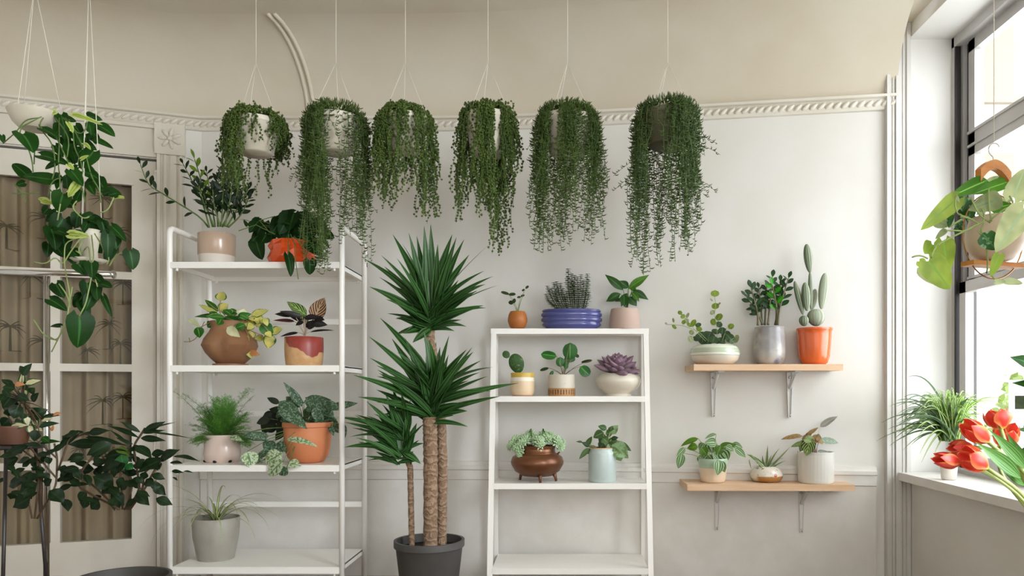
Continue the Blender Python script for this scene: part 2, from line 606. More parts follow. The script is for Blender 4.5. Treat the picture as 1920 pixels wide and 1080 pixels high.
# --- door wall on the left
mb = MB()
S0, S1 = .218, 1.165             # door opening
zd = EYE+1.262
def wbox(mb, s0, s1, d0, d1, z0, z1, m=0):
    c = Wd((s0+s1)/2, (d0+d1)/2, (z0+z1)/2)
    mb.box(c, (abs(s1-s0), abs(d1-d0), abs(z1-z0)), m=m, rot=Matrix.Rotation(TH, 3, 'Z'))
wbox(mb, 0, S0, -.12, 0, 0, ZM); wbox(mb, S1, 1.75, -.12, 0, 0, ZM); wbox(mb, S0, S1, -.12, 0, zd, ZM)
structure(mb, 'wall_left', M['wall'])
mb = MB(); mb.b2(-3.75, -3.60, -2.75, 3.6, 0, ZC); structure(mb, 'wall_side', M['wall'])
mb = MB()
mb.b2(-3.75, -.85, -2.75, -2.6, 0, ZC); mb.b2(1.75, 2.15, -2.75, -2.6, 0, ZC)
mb.b2(-.85, 1.75, -2.75, -2.6, 0, .72); mb.b2(-.85, 1.75, -2.75, -2.6, 2.66, ZC)
structure(mb, 'wall_front', M['wall'])
mb = MB()
for x in (-.85, .0, .85, 1.69): mb.b2(x, x+.06, -2.72, -2.66, .72, 2.66)
for z in (.72, 1.66, 2.60): mb.b2(-.85, 1.75, -2.715, -2.665, z, z+.06)
w3 = structure(mb, 'window_3', M['trim'])
mb = MB(); mb.b2(-.85, 1.75, -2.692, -2.688, .75, 2.62); mb.build('pane', M['glass'], w3, False)

# casing with corner block, header boards
mb = MB()
wbox(mb, .088, S0-.004, 0, .022, 0, zd+.02)
for s, w, d in ((.098, .012, .034), (.135, .03, .028), (.175, .012, .028), (.206, .016, .036)):
    wbox(mb, s-w/2, s+w/2, 0, d, 0, zd+.02)
wbox(mb, .078, S0+.006, 0, .042, zd+.02, zd+.185)
for i in range(7):                # carved rosette on the corner block
    t = i*2*pi/7
    c = Wd(.15+.034*cos(t), .042, zd+.105+.034*sin(t))
    mb.ell(c, ((DT*cos(t)+Vector((0, 0, sin(t))))*.026, (DT*-sin(t)+Vector((0, 0, cos(t))))*.012, DN*.012), 8, 6)
mb.ell(Wd(.15, .042, zd+.105), (DT*.016, Vector((0, 0, .016)), DN*.016), 8, 6)
wbox(mb, S0, 1.30, 0, .022, zd+.004, zd+.05); wbox(mb, S0, 1.30, 0, .014, zd+.05, zd+.16)
wbox(mb, .078, 1.30, 0, .034, zd+.155, zd+.172)
wbox(mb, S1+.004, 1.30, 0, .024, 0, zd+.02)
structure(mb, 'trim_7', M['oldtrim'])

# the glazed door
mb = MB()
g0, g1, mA, mB_, e1 = .340, 1.043, .670, .713, 1.161
f0, f1 = -.050, -.010
wbox(mb, S0+.006, g0, f0, f1, .012, zd-.012)
wbox(mb, g1, e1, f0, f1, .012, zd-.012)
ztop = EYE+1.116
wbox(mb, g0, g1, f0, f1, ztop, zd-.012)
wbox(mb, g0, g1, f0, f1, .012, .22)
wbox(mb, mA, mB_, f0, f1-.004, .22, ztop)
bars = [EYE+.627, EYE+.134, EYE-.378]
for z in bars: wbox(mb, g0, g1, f0, f1-.003, z-.020, z+.020)
wbox(mb, g0-.010, g1+.010, f1, f1+.006, ztop-.004, ztop+.012)
door = structure(mb, 'door_1', M['oldtrim'])
for (sa, sb) in ((g0, mA), (mB_, g1)):
    zs = [.22]+[b for b in bars[::-1]]+[ztop]
    for za, zb_ in zip(zs, zs[1:]):
        q = MB(); wbox(q, sa-.004, sb+.004, -.034, -.030, za, zb_); q.build('pane', M['glass'], door, False)
for z in (EYE+1.14, EYE-.30):
    q = MB()
    q.tube([Wd(S0+.003, .004, z-.045), Wd(S0+.003, .004, z+.045)], .011, 10)
    for e in (-.052, .052): q.ell(Wd(S0+.003, .004, z+e), (DT*.012, DN*.012, Vector((0, 0, .010))), 8, 6)
    q.build('hinge', M['white_metal'], door)

# curtain printed with palm trees, hanging behind the door glass
M['curtain'] = mat('curtain_cloth', '#a08c6c', '#8b7655', 3.5, .85)
M['palm_print'] = mat('palm_print_ink', '#55492a', '#463d22', 12, .85)
t = NT('curtain_cloth'); t.set(.9)
c = t.mix(t.step(t.noise(2.2, 2), .3, .7), srgb('#9a8a70'), srgb('#7d6b4d'))
t.col(c); M['curtain'] = t.m
mb = MB()
cr = random.Random(4)
N = 150
top, bot = ztop+.02, .16
def cur(s, z):
    return -.115+.028*sin(s*47+.6*sin(z*1.3))+.012*sin(s*101+1.1)
vs, fs = [], []
nz = 10
for i in range(N+1):
    s_ = g0-.04+(g1-g0+.08)*i/N
    for j in range(nz+1):
        z = bot+(top-bot)*j/nz
        vs.append(Wd(s_, cur(s_, z), z))
for i in range(N):
    for j in range(nz): fs.append((i*(nz+1)+j, (i+1)*(nz+1)+j, (i+1)*(nz+1)+j+1, i*(nz+1)+j+1))
mb.add(vs, fs)
def palm(s0, z0, h):
    def pt(ds, dz): return Wd(s0+ds, cur(s0+ds, z0+dz)+.004, z0+dz)
    def ribbon(pts, w):
        v = []
        for i, (a, b) in enumerate(pts):
            ww = w*(1-.75*i/(len(pts)-1))
            v += [pt(a, b-ww), pt(a, b+ww)]
        mb.add(v, [(2*i, 2*i+2, 2*i+3, 2*i+1) for i in range(len(pts)-1)], m=1)
    v = []
    for i in range(8):
        w = .004-.0015*i/7
        v += [pt(-w, h*i/7), pt(w, h*i/7)]
    mb.add(v, [(2*i, 2*i+2, 2*i+3, 2*i+1) for i in range(7)], m=1)
    for k in range(9):
        a = pi*(-.15+1.3*k/8)
        r = h*cr.uniform(.42, .6)
        ribbon([(r*q*cos(a), h+r*q*sin(a)-.55*r*q*q) for q in [i/6 for i in range(7)]], .005)
    ribbon([(-.05+.1*i/4, -.002+.003*sin(i)) for i in range(5)], .003)
for s_, z, h in [(.385, .56, .13), (.46, .545, .14), (.61, .60, .10), (.40, .86, .12), (.50, .83, .13), (.56, 1.13, .10), (.41, 1.14, .13), (.47, 1.24, .14),
                 (.60, 1.42, .11), (.42, 1.75, .13), (.58, 1.72, .12), (.40, 1.48, .12), (.80, .60, .13), (.90, .85, .12), (.78, 1.15, .13),
                 (.92, 1.22, .13), (.82, 1.5, .12), (.93, 1.75, .12), (.77, 1.82, .12), (.5, 1.95, .11)]:
    palm(s_, z, h)
cu = mb.build('curtain', [M['curtain'], M['palm_print']], None, True, loc=tuple(Wd((g0+g1)/2, -.115, bot)))
tag(cu, 'beige curtain printed with palm trees behind the panes of the white door', 'curtain')
q = MB()                          # rod the curtain hangs from; unseen box behind is added to block sky light
q.tube([Wd(g0-.06, -.115, top), Wd(g1+.06, -.115, top)], .008, 8)
cr_ = q.build('curtain_rod', M['metal_dark'], cu)
q = MB(); wbox(q, 0, 1.75, -.62, -.60, 0, ZM); wbox(q, 0, .02, -.60, -.12, 0, ZM); wbox(q, 1.73, 1.75, -.60, -.12, 0, ZM); wbox(q, 0, 1.75, -.60, -.12, ZM-.02, ZM)
wbox(q, 0, 1.75, -.60, -.12, -.02, 0)
structure(q, 'wall_light_block', mat('light_block_paint', '#6b5a43', None, 4, .8))

# --- outdoors, seen through the window
q = MB(); q.b2(2.2, 30, -12, 30, -.6, -.5)
structure(q, 'ground', mat('pale_paving', '#b9b7b0', '#a9a79e', 1.5, .9))
bl = thing('apartment_building', 'pale beige building across the street, seen through the window', 'building', (5.7, 11.6, -.5))
q = MB(); q.b2(4.9, 6.55, 10.6, 14, -.5, 7.5); q.build('facade', mat('beige_render', '#e2dacb', '#d8cfbe', 2, .9), bl, False)
for x in (5.05, 5.8):
    for z in (3.1, 5.2):
        w = MB(); w.b2(x, x+.6, 10.56, 10.6, z, z+1.3); w.b2(x-.05, x+.65, 10.52, 10.6, z-.1, z)
        wf = w.build('window_frame', mat('street_window_frame', '#a39a8c', None, 4, .7) if 'sw' not in M else M['sw'], bl, False)
        M['sw'] = wf.data.materials[0]
q = MB(); q.b2(3.4, 4.4, 5.6, 5.68, -.5, .98); q.b2(3.4, 8, 5.6, 5.68, EYE-.12, EYE+.10)
q.b2(4.9, 5.0, 5.6, 5.68, -.5, .98); q.b2(6.4, 6.5, 5.6, 5.68, -.5, .98)
tag(q.build('railing', mat('pale_railing', '#b5b6b8', None, 4, .6), None, False, loc=(4.5, 5.64, -.5)), 'pale grey railing outside beyond the lower window sash', 'railing')
tree = thing('street_tree', 'leafy green tree outside, behind the railing beyond the window', 'tree', (5.6, 7.4, -.5))
q = MB(); q.tube([(5.6, 7.4, -.5), (5.62, 7.42, .6), (5.58, 7.38, 1.4)], [.1, .08, .05], 8); q.build('trunk', mat('bark_grey', '#5e5348', None, 4, .9), tree)
q = MB(); tr = random.Random(8)
for i in range(1500):
    a, b = tr.uniform(0, 2*pi), math.acos(tr.uniform(-1, 1))
    r = tr.uniform(.5, 1.0)
    p = Vector((5.6+1.3*r*sin(b)*cos(a), 7.4+1.0*r*sin(b)*sin(a), .75+.85*r*cos(b)))
    q.leaf(p, Vector((tr.uniform(-1, 1), tr.uniform(-1, 1), tr.uniform(-1, .3))), Vector((tr.uniform(-1, 1), tr.uniform(-1, 1), 1)), .16, .09, 'ovate', .4, .1, 3, 0, 0, 0, 1)
q.build('foliage', leaf_mat('street_tree_leaf', '#7f9c55', trans=.3), tree)
# ---------------------------------------------------------------- furniture
def rnd_path(pts, r=.04, k=5):
    """polyline with its inner corners rounded"""
    pts = [Vector(p) for p in pts]
    out = [pts[0]]
    for a, b, c in zip(pts, pts[1:], pts[2:]):
        p, q = b+(a-b).normalized()*r, b+(c-b).normalized()*r
        for i in range(k+1):
            t = i/k
            out.append(p*(1-t)**2+b*2*t*(1-t)+q*t*t)
    return out+[pts[-1]]

# white tube rack on the left
XL, XR = (318-VX)*3.5/F, (641-VX)*3.5/F
YF, YB = 3.5, 3.9
RZ = [EYE+.614, EYE+.130, EYE-.337, EYE-.815]      # tops of its shelves
rack = thing('shelf_rack', 'tall white tube-frame shelf rack with rounded end hoops beside the glazed door', 'shelf', ((XL+XR)/2, (YF+YB)/2, 0))
for x in (XL, XR):
    q = MB()
    q.tube(rnd_path([(x, YF, .0), (x, YF, EYE+.775), (x, YB, EYE+.775), (x, YB, .0)], .035), .0135, 12)
    q.build('side_frame', M['white_metal'], rack)
for z in RZ:
    q = MB()
    q.b2(XL+.010, XR-.010, YF-.005, YB, z-.008, z)
    q.b2(XL+.010, XR-.010, YF-.012, YF+.012, z-.030, z-.001); q.b2(XL+.010, XR-.010, YB-.012, YB+.012, z-.030, z-.001)
    q.b2(XL+.010, XL+.030, YF, YB, z-.028, z-.002); q.b2(XR-.030, XR-.010, YF, YB, z-.028, z-.002)
    sh = q.build('shelf', M['white_metal'], rack, False)
    for x in (XL+.035, XR-.035):
        for y in (YF, YB):
            q = MB(); q.tube([(x, y, z-.042), (x, y, z-.028)], .006, 8)
            q.build('screw', M['white_metal'], sh)
for z in (EYE+.372, EYE-.107, EYE-.58):
    q = MB(); q.b2(XL, XR, YB-.006, YB+.006, z-.014, z+.014); q.build('back_rail', M['white_metal'], rack, False)

# white leaning frame shelf in the middle
LX0, LX1 = (926-VX)*3.82/F, (1211-VX)*3.82/F
ladder = thing('shelf_unit', 'white flat-bar shelf unit with three tiers of small pots on the bare wall', 'shelf', ((LX0+LX1)/2, 3.89, 0))
LZ = [EYE+.330, EYE-.016, EYE-.448, EYE-.855]
def lyf(z): return 3.82-.12*(EYE+.333-z)/.785
for sx, x in ((-1, LX0), (1, LX1)):
    q = MB()
    zt = EYE+.327
    a, b = Vector((x, lyf(zt)+.012, zt)), Vector((x+sx*.004, lyf(0)+.012, 0))
    d = (b-a)
    q.box((a+b)/2, (.026, .024, d.length), rot=Matrix.Rotation(math.atan2(-(b.y-a.y), -(b.z-a.z))*-1, 3, 'X') if False else d.to_track_quat('Z', 'Y').to_matrix())
    q.build('front_leg', M['white_metal'], ladder, False)
    q = MB(); q.b2(x-.010, x+.010, 3.948, 3.966, 0, zt); q.build('rear_leg', M['white_metal'], ladder, False)
for i, z in enumerate(LZ):
    yf = lyf(z)
    q = MB()
    e = .015 if i == 0 else -.008
    q.b2(LX0-e, LX1+e, yf+.0105, 3.9535, z-.006, z-.0005)
    q.b2(LX0-e, LX1+e, yf-.004, yf+.0105, z-.028, z)
    q.b2(LX0-e, LX1+e, 3.9535, 3.968, z-.028, z)
    q.build('shelf', M['white_metal'], ladder, False)

# two pale wooden wall shelves on brackets
def _wood(name, a, b, sc=(1.2, 14, 14), rough=.45):
    t = NT(name); t.set(rough)
    tc = t.n('ShaderNodeTexCoord'); mp = t.n('ShaderNodeMapping')
    t.l(tc.outputs['Object'], mp.inputs[0]); mp.inputs['Scale'].default_value = sc
    f = t.noise(3.0, 4, mp.outputs[0], .6)
    t.col(t.mix(t.step(f, .3, .7), srgb(a), srgb(b)))
    return t.m
M['wood'] = _wood('pale_maple', '#d9b898', '#cfa985')
M['orangewood'] = _wood('honey_plywood', '#c98642', '#b97232')
M['steel'] = mat('pale_bracket_steel', '#cfcecb', None, 4, .4, .1)
def wall_y(x):
    for a, b in zip(plan, plan[1:]):
        if a.x <= x <= b.x: return a.y+(b.y-a.y)*(x-a.x)/(b.x-a.x)
    return plan[-1].y
def wall_shelf(label, x0, x1, z, yf, bxs, leg):
    yl, yr = wall_y(x0), wall_y(x1)
    root = thing('wall_shelf', label, 'shelf', ((x0+x1)/2, (yl+yr)/2-.1, z))
    q = MB()
    v = [(x0, yf, z), (x1, yf-.012, z), (x1, yr-.002, z), (x0, yl-.002, z)]
    v += [(a, b, c-.031) for a, b, c in v]
    q.add(v, [(0, 1, 2, 3), (7, 6, 5, 4), (0, 4, 5, 1), (1, 5, 6, 2), (2, 6, 7, 3), (3, 7, 4, 0)])
    q.build('board', M['wood'], root, False)
    for x in bxs:
        y = wall_y(x)-.004
        b = MB()
        zz = z-.031
        for i in range(8):       # tapering leg with raised edges, arm under the board, brace
            a, c = i/8, (i+1)/8
            w = .016-.008*a
            b.b2(x-w, x+w, y-.006, y-.001, zz-leg*c, zz-leg*a)
            b.b2(x-w, x-w+.004, y-.014, y-.006, zz-leg*c, zz-leg*a); b.b2(x+w-.004, x+w, y-.014, y-.006, zz-leg*c, zz-leg*a)
        b.b2(x-.016, x+.016, yf+.03, y-.004, zz-.006, zz-.0005)
        b.tube([(x, y-.010, zz-.085), (x, y-.11, zz-.010)], .009, 8)
        br = b.build('bracket', M['steel'], root, False)
        for dz in (.03, leg-.010):
            s = MB(); s.ell((x, y-.008, zz-dz), (Vector((.008, 0, 0)), Vector((0, 0, .008)), Vector((0, -.006, 0))), 8, 6)
            s.build('screw', M['metal_grey'], br)
WZ = EYE+.1425
wall_shelf('pale wooden wall shelf on two steel brackets carrying the orange cactus pot', (1300-VX)*3.7/F, (1577-VX)*3.7/F, WZ, 3.685, ((1339-VX)*3.9/F, (1479-VX)*3.87/F), .235)
WZ2 = EYE-.452
wall_shelf('lower pale wooden wall shelf with the striped-leaf plant in a pale green cup', (1288-VX)*3.7/F, (1600-VX)*3.7/F, WZ2, 3.69, ((1345-VX)*3.9/F, (1500-VX)*3.87/F), .235)

# chrome clothes-rail stand in front of the door
ch = thing('garment_rail', 'chrome rail stand with one upright in front of the glazed door', 'rail', (P(87, 900, 3.42).x, 3.42, 0))
q = MB(); zr = P(0, 513, 3.42).z
xr0, xr1 = P(-70, 0, 3.42).x, P(213, 0, 3.42).x
q.tube([(xr0, 3.42, zr+.012), (xr1, 3.42, zr-.004)], .0125, 14); q.build('crossbar', M['chrome'], ch)
q = MB(); q.ell((xr1, 3.42, zr-.004), (Vector((0, .02, 0)), Vector((0, 0, .02)), Vector((.009, 0, 0))), 14, 8); q.build('end_cap', M['chrome'], ch)
q = MB(); q.tube([(ch.location.x, 3.42, .02), (ch.location.x, 3.42, zr-.012)], .0125, 14); q.build('upright', M['chrome'], ch)
q = MB(); q.lathe((ch.location.x, 3.42, 0), [(0, 0), (.14, 0), (.14, .012), (.03, .022), (.015, .05), (0, .05)], 24); q.build('base', M['chrome'], ch)
# ---------------------------------------------------------------- plants
F3 = Zf(240, 180, 3.085); F4 = Zf(300, 480, 4.8); F5 = Zf(300, 660, 4.155); F8 = Zf(620, 420, 2.347)
F21 = Zf(900, 480, 3.724); F22 = Zf(900, 720, 5.4); F23 = Zf(1230, 440, 3.0); F24 = Zf(1230, 740, 4.923)
F28 = Zf(1440, 760, 7.385); FP = Zf(1700, 290, 4.154); FH = Zf(1780, 160, 6.75); FT = Zf(1640, 700, 5.686)
FA = Zf(0, 180, 5.4); FB = Zf(80, 360, 3.6); FC = Zf(0, 660, 4.32); FD = Zf(100, 760, 6.4)
M['stem'] = mat('green_stem', '#5f7a3a', '#4c652f', 20, .5)
M['pale_stem'] = mat('pale_green_stem', '#8a9c5c', None, 20, .5)
M['brown_stem'] = mat('woody_stem', '#5a4630', '#473624', 30, .7)
M['zz'] = leaf_mat('glossy_dark_leaf', '#182d17', rib='#223f1f', rough=.34, trans=.05, spec=.2)
M['zz_new'] = leaf_mat('fresh_lime_leaf', '#6f9a33', rib='#86ad4a', rough=.3, trans=.25)
M['philo'] = leaf_mat('dark_heart_leaf', '#183a16', rib='#33602d', rough=.4, trans=.12, spec=.14)
M['pothos'] = leaf_mat('pothos_leaf', '#224c1d', rib='#3d6a35', rough=.4, trans=.2, spec=.14)
M['lime'] = leaf_mat('lime_leaf', '#8fae4a', '#b9c878', 'edge', rib='#b3c77a', rough=.35, trans=.25)
M['yucca'] = leaf_mat('yucca_blade', '#203f22', '#47723a', 'long', rough=.33, trans=.14, n=1.5, thr=.7)  # lighter stripes paint highlights into the blade colour

def fill(rnd, n, x0, x1, y0, y1, L, W, m=0, down=1.0):
    out = []
    for i in range(n):
        x, y = rnd.uniform(x0, x1), rnd.uniform(y0, y1)
        a = rnd.uniform(-1.3, 1.3)
        l = L*rnd.uniform(.7, 1.2)
        out.append((x, y, x+l*sin(a), y+l*cos(a)*down, W*rnd.uniform(.7, 1.15), m, rnd.uniform(-.08, .12)))
    return out
# --- top tier of the rack
z = RZ[0]
Y = 3.68
M['pot_zz'] = band_mat('blush_over_white_glaze', [(0, '#d9d0c6'), (.36, '#b9a08c'), (.385, '#b59c87')], .3, .4)
root, _ = potted('zz_plant', 'dark glossy-leaved plant in a blush and white two-tone pot on top of the rack', 'plant', F3, 513, Y, z,
                 [(82, 950), (92, 925), (97, 880), (101, 874), (102, 800), (102, 757)], M['pot_zz'])
def stem_leaves(root, zf, Y, stems, mats, stem_m, shape='obov', L=70, W=26, n=8, start=.35, rnd=None, r=.003, ang=.75, bend=.25, fold=.12, flat=.5, dz=.06, name='foliage', seg=6):
    """stems: list of (points in zf units, leaf count[, material index]) with leaves set on both sides and a tip leaf"""
    rnd = rnd or random.Random(3)
    mb, st = MB(), MB()
    for row in stems:
        pts, cnt = row[0], row[1]
        m = row[2] if len(row) > 2 else 0
        y0, y1 = rnd.uniform(-.02, .02), (rnd.uniform(-dz, dz) if m == 0 else -dz*1.2)
        k = len(pts)-1
        pw = [zf.P(x, y, Y+y0+(y1-y0)*(i/max(1, k))) for i, (x, y) in enumerate(pts)]
        sm = []
        for i in range(13):
            t = i/12*k
            a = min(int(t), k-1); f = t-a
            p0 = pw[max(a-1, 0)]; p1 = pw[a]; p2 = pw[a+1]; p3 = pw[min(a+2, k)]
            sm.append(.5*((2*p1)+(p2-p0)*f+(2*p0-5*p1+4*p2-p3)*f*f+(3*p1-p0-3*p2+p3)*f**3))
        st.tube(sm, [r*(1.25-.7*i/12) for i in range(13)], 6)
        side = Vector((0, -1, 0))
        for j in range(cnt):
            f = start+(1-start)*j/max(1, cnt-1)
            t = f*12; a = min(int(t), 11)
            p = sm[a].lerp(sm[a+1], t-a)
            d = (sm[a+1]-sm[a]).normalized()
            cdir = (EYEV-p).normalized()
            sd = d.cross(cdir).normalized()
            sgn = 1 if j % 2 else -1
            az = rnd.uniform(-flat, flat)
            out = (sd*cos(az)*sgn+cdir*sin(az))
            aa = ang*rnd.uniform(.7, 1.2)
            if j == cnt-1: aa = .05
            dd = d*cos(aa)+out*sin(aa)
            s = rnd.uniform(.8, 1.1)*(.75+.25*sin(pi*min(1, .25+.75*f)))
            nn = (cdir*.7+d*.6*sin(aa)+Vector((0, 0, .3)))
            ax = dd.normalized()
            nn = Quaternion(ax, rnd.uniform(-.7, .7))@nn
            mb.leaf(p, dd, nn, zf.u(L, Y)*s, zf.u(W, Y)*s, shape, bend, fold, seg, m)
    a = mb.build(name, mats, root)
    st.build('stems', stem_m, root)
    return a
stem_leaves(root, F3, Y, [
    ([(470, 760), (425, 600), (370, 490), (318, 392)], 12), ([(490, 758), (450, 610), (420, 480), (385, 365)], 10, 1),
    ([(505, 756), (480, 600), (455, 440)], 13), ([(540, 756), (550, 560), (560, 372)], 13), ([(560, 756), (590, 600), (610, 470)], 14),
    ([(570, 758), (640, 640), (690, 545)], 11), ([(580, 760), (650, 690), (695, 600)], 9), ([(465, 760), (400, 690), (200, 565), (120, 510), (72, 395)], 13),
    ([(520, 756), (515, 600), (525, 480)], 14), ([(530, 756), (570, 640), (600, 560)], 12), ([(500, 758), (440, 620), (410, 520)], 10), ([(545, 758), (620, 600), (640, 440)], 11), ([(535, 756), (500, 640), (490, 540)], 12)],
    [M['zz'], M['zz_new']], M['stem'], L=72, W=27, start=.28, rnd=random.Random(21), r=.0035)
M['pot_orange_facet'] = mat('orange_faceted_glaze', '#e2571f', '#d84a14', 6, .25, coat=.4)
fr = random.Random(5)
jit = [fr.uniform(.93, 1.07) for _ in range(80)]
Yp = 3.64
root, _ = potted('trailing_philodendron', 'dark heart-leaved trailing plant in a faceted bright orange pot on top of the rack', 'plant', F3, 950, Yp, z,
                 [(112, 950), (134, 905), (120, 860), (126, 835), (112, 806)], M['pot_orange_facet'], n=11, smooth=False,
                 fn=lambda p, t: Vector((p.x*jit[int(t*10+p.z*400) % 80], p.y*jit[int(t*10+p.z*400) % 80], p.z)))
leaves(root, F3, Yp, [
    (905, 690, 870, 683, 40), (960, 672, 872, 688, 42), (930, 690, 875, 800, 95), (960, 680, 930, 780, 90), (990, 700, 960, 800, 95), (1040, 690, 1010, 800, 95), (1080, 720, 1060, 820, 90),
    (1010, 690, 1080, 720, 70), (1090, 730, 1150, 790, 80), (880, 720, 830, 800, 90), (830, 740, 830, 850, 85), (780, 730, 745, 800, 85), (740, 740, 690, 745, 55), (760, 720, 700, 790, 70),
    (770, 790, 715, 840, 70), (800, 800, 770, 850, 80), (740, 835, 775, 948, 92), (850, 770, 900, 830, 80), (940, 760, 905, 860, 80), (1000, 770, 990, 860, 85), (1060, 780, 1030, 850, 70),
    (1050, 845, 1122, 925, 92, 0, -.10), (925, 920, 945, 1045, 58, 0, -.17), (1050, 950, 1052, 1035, 78, 0, -.17), (1110, 800, 1165, 880, 30, 0, -.05), (690, 750, 668, 715, 22), (1000, 700, 1045, 680, 60), (900, 700, 960, 660, 60)]+fill(random.Random(11), 12, 840, 1130, 690, 790, 80, 75, 0, .6),
    [M['philo']], 'heart', random.Random(8), bend=.5, crown=(950, 815), stem_m=M['stem'], roll=.45, up=.5)
q = MB()
for pts in ([(940, 800), (965, 860), (968, 950), (985, 1060)], [(960, 810), (1010, 870), (1025, 930), (1050, 955)], [(930, 800), (925, 860), (925, 925)], [(850, 800), (740, 745), (640, 780)], [(820, 790), (760, 720), (840, 698)]):
    q.tube([F3.P(x, y, Yp-.12-.05*(i > 1)) for i, (x, y) in enumerate(pts)], .0022, 6)
q.build('vines', M['stem'], root)

# --- middle tier
z = RZ[1]; Y = 3.66
M['pot_torso'] = mat('brown_clay', '#8a6343', '#7a5337', 7, .55, bump=(60, .12, .003))
def torso(p, t):
    q = p.copy(); zz = p.z
    b = math.exp(-((zz-.095)/.045)**2)
    g = .16*b*(math.exp(-((t-4.2)/.45)**2)+math.exp(-((t-5.35)/.45)**2))-.10*b*math.exp(-((t-4.76)/.18)**2)
    return Vector((q.x*(1+g), q.y*(1+g), zz))
M['hoya'] = leaf_mat('cream_centred_leaf', '#c9cc86', '#3c6a2c', 'edge', rough=.35, trans=.2, thr=.82)
M['hoya_g'] = leaf_mat('green_cream_leaf', '#2f6a2b', '#97b45a', 'edge', rib='#6c9a45', rough=.3, trans=.15, thr=.95)
M['hoya_c'] = leaf_mat('cream_leaf', '#d8d6ae', '#7d9a55', 'edge', rough=.4, trans=.2, thr=.95)
M['peach'] = leaf_mat('peach_leaf', '#d99a72', '#c9803f', 'edge', rough=.4, trans=.2)
root, _ = potted('variegated_hoya', 'cream and green variegated trailing plant in a curvy brown clay pot on the middle shelf', 'plant', F4, 635, Y, z,
                 [(118, 960), (150, 957), (150, 938), (118, 934), (160, 895), (205, 840), (232, 775), (218, 715), (180, 655), (158, 610), (172, 560)], M['pot_torso'], fn=torso, n=56)
hd = [(545, 405, 568, 318, 85), (525, 500, 400, 388, 48, 1), (520, 520, 345, 435, 42), (570, 545, 298, 540, 42, 1), (585, 555, 415, 540, 52, 1), (535, 495, 612, 428, 78), (590, 560, 735, 600, 74, 1), (640, 530, 570, 480, 70, 1),
      (660, 520, 640, 470, 60, 1), (735, 555, 762, 474, 82, 2), (820, 545, 978, 482, 62), (835, 560, 945, 590, 85), (780, 580, 830, 658, 88), (605, 640, 718, 730, 66, 2, -.06), (912, 608, 1018, 722, 95, 1), (1005, 690, 1102, 655, 78),
      (985, 705, 975, 835, 92), (935, 742, 848, 742, 66), (765, 712, 778, 808, 66), (835, 675, 800, 745, 62), (680, 772, 772, 822, 36, 3), (335, 640, 360, 738, 78, 1), (255, 568, 362, 640, 52, 2), (805, 860, 898, 890, 40, 3), (800, 850, 822, 922, 52, 0),
      (700, 560, 820, 520, 60, 1), (560, 560, 640, 620, 80, 1), (680, 600, 735, 640, 70, 1), (860, 600, 900, 560, 60), (810, 800, 825, 860, 26, 3), (600, 545, 700, 520, 75, 1), (520, 545, 440, 500, 50, 1)]
hd = [(*r[:4], r[4]*1.22, *r[5:]) for r in hd]+fill(random.Random(3), 12, 470, 820, 500, 620, 105, 70, 1, .6)+fill(random.Random(4), 9, 640, 980, 540, 720, 95, 75, 0, .8)
leaves(root, F4, Y, hd, [M['hoya'], M['hoya_g'], M['hoya_c'], M['peach']], 'ovate', random.Random(2), bend=.45, dy=.35, dY0=-.03)
q = MB()
for pts in ([(560, 560), (530, 490), (545, 400)], [(600, 565), (560, 500), (500, 480), (420, 410)], [(690, 560), (790, 560), (840, 540)], [(700, 565), (880, 590), (930, 620), (985, 700)], [(650, 570), (760, 640), (800, 720), (812, 860)],
            [(560, 560), (440, 600), (390, 630), (340, 650)], [(400, 590), (330, 740), (270, 775), (215, 770)], [(270, 775), (262, 735)], [(740, 620), (830, 680), (930, 720)], [(600, 570), (580, 660), (525, 670)]):
    w = [F4.P(x, y, Y-.03-.015*(i > 0)) for i, (x, y) in enumerate(pts)]
    q.tube(rnd_path(w, .02, 4), .0019, 6)
q.build('vines', mat('tan_vine', '#8a7146', None, 4, .6), root)

t = NT('sand_clay_red_drip'); t.set(.5)
ox = t.obj()
xn = t.math('DIVIDE', ox[0], .085)
zn = t.math('DIVIDE', ox[2], .132)
rp = t.n('ShaderNodeValToRGB'); e = rp.color_ramp.elements
rp.color_ramp.interpolation = 'EASE'
pts = [(0, 1.0), (.10, 1.0), (.15, .82), (.27, .67), (.47, .63), (.62, .52), (.76, .36), (.86, .30), (.95, .36), (1, .5)]
e[0].position, e[0].color = 0, (1, 1, 1, 1); e[1].position, e[1].color = 1, (.5, .5, .5, 1)
for p, v in pts[1:-1]:
    k = e.new(p); k.color = (v, v, v, 1)
t.l(t.math('MULTIPLY_ADD', xn, .5, .5), rp.inputs[0])
f = t.step(t.math('SUBTRACT', zn, t.math('MULTIPLY', rp.outputs[0], 1.0)), -.008, .008)
t.col(t.mix(f, t.mix(t.step(t.noise(30, 4), .35, .7), srgb('#c29a6d'), srgb('#b58a5d')), srgb('#8c3328')))
t.b.inputs['Roughness'].default_value = .4
M['cal'] = leaf_mat('peacock_leaf', '#1c3f1f', '#93ad62', 'stripe', rib='#9db873', rough=.35, trans=.12, n=5, slope=.5, thr=.35)
M['cal_b'] = leaf_mat('bronze_backed_leaf', '#5a3626', '#b79a78', 'stripe', rib='#c0a07c', rough=.45, trans=.15, n=6, slope=.5, thr=.4)
M['cal_d'] = leaf_mat('dark_maroon_leaf', '#1f1a1a', rib='#2e2426', rough=.35, trans=.05)
M['pinkstem'] = mat('pale_pink_stem', '#b7a08e', None, 4, .5)
root, _ = potted('peacock_plant', 'dark leafed plant with two tall patterned leaves in a sand pot with red glaze drip', 'plant', F4, 1297, 3.62, z,
                 [(150, 968), (158, 950), (166, 880), (169, 800), (167, 712)], t.m)
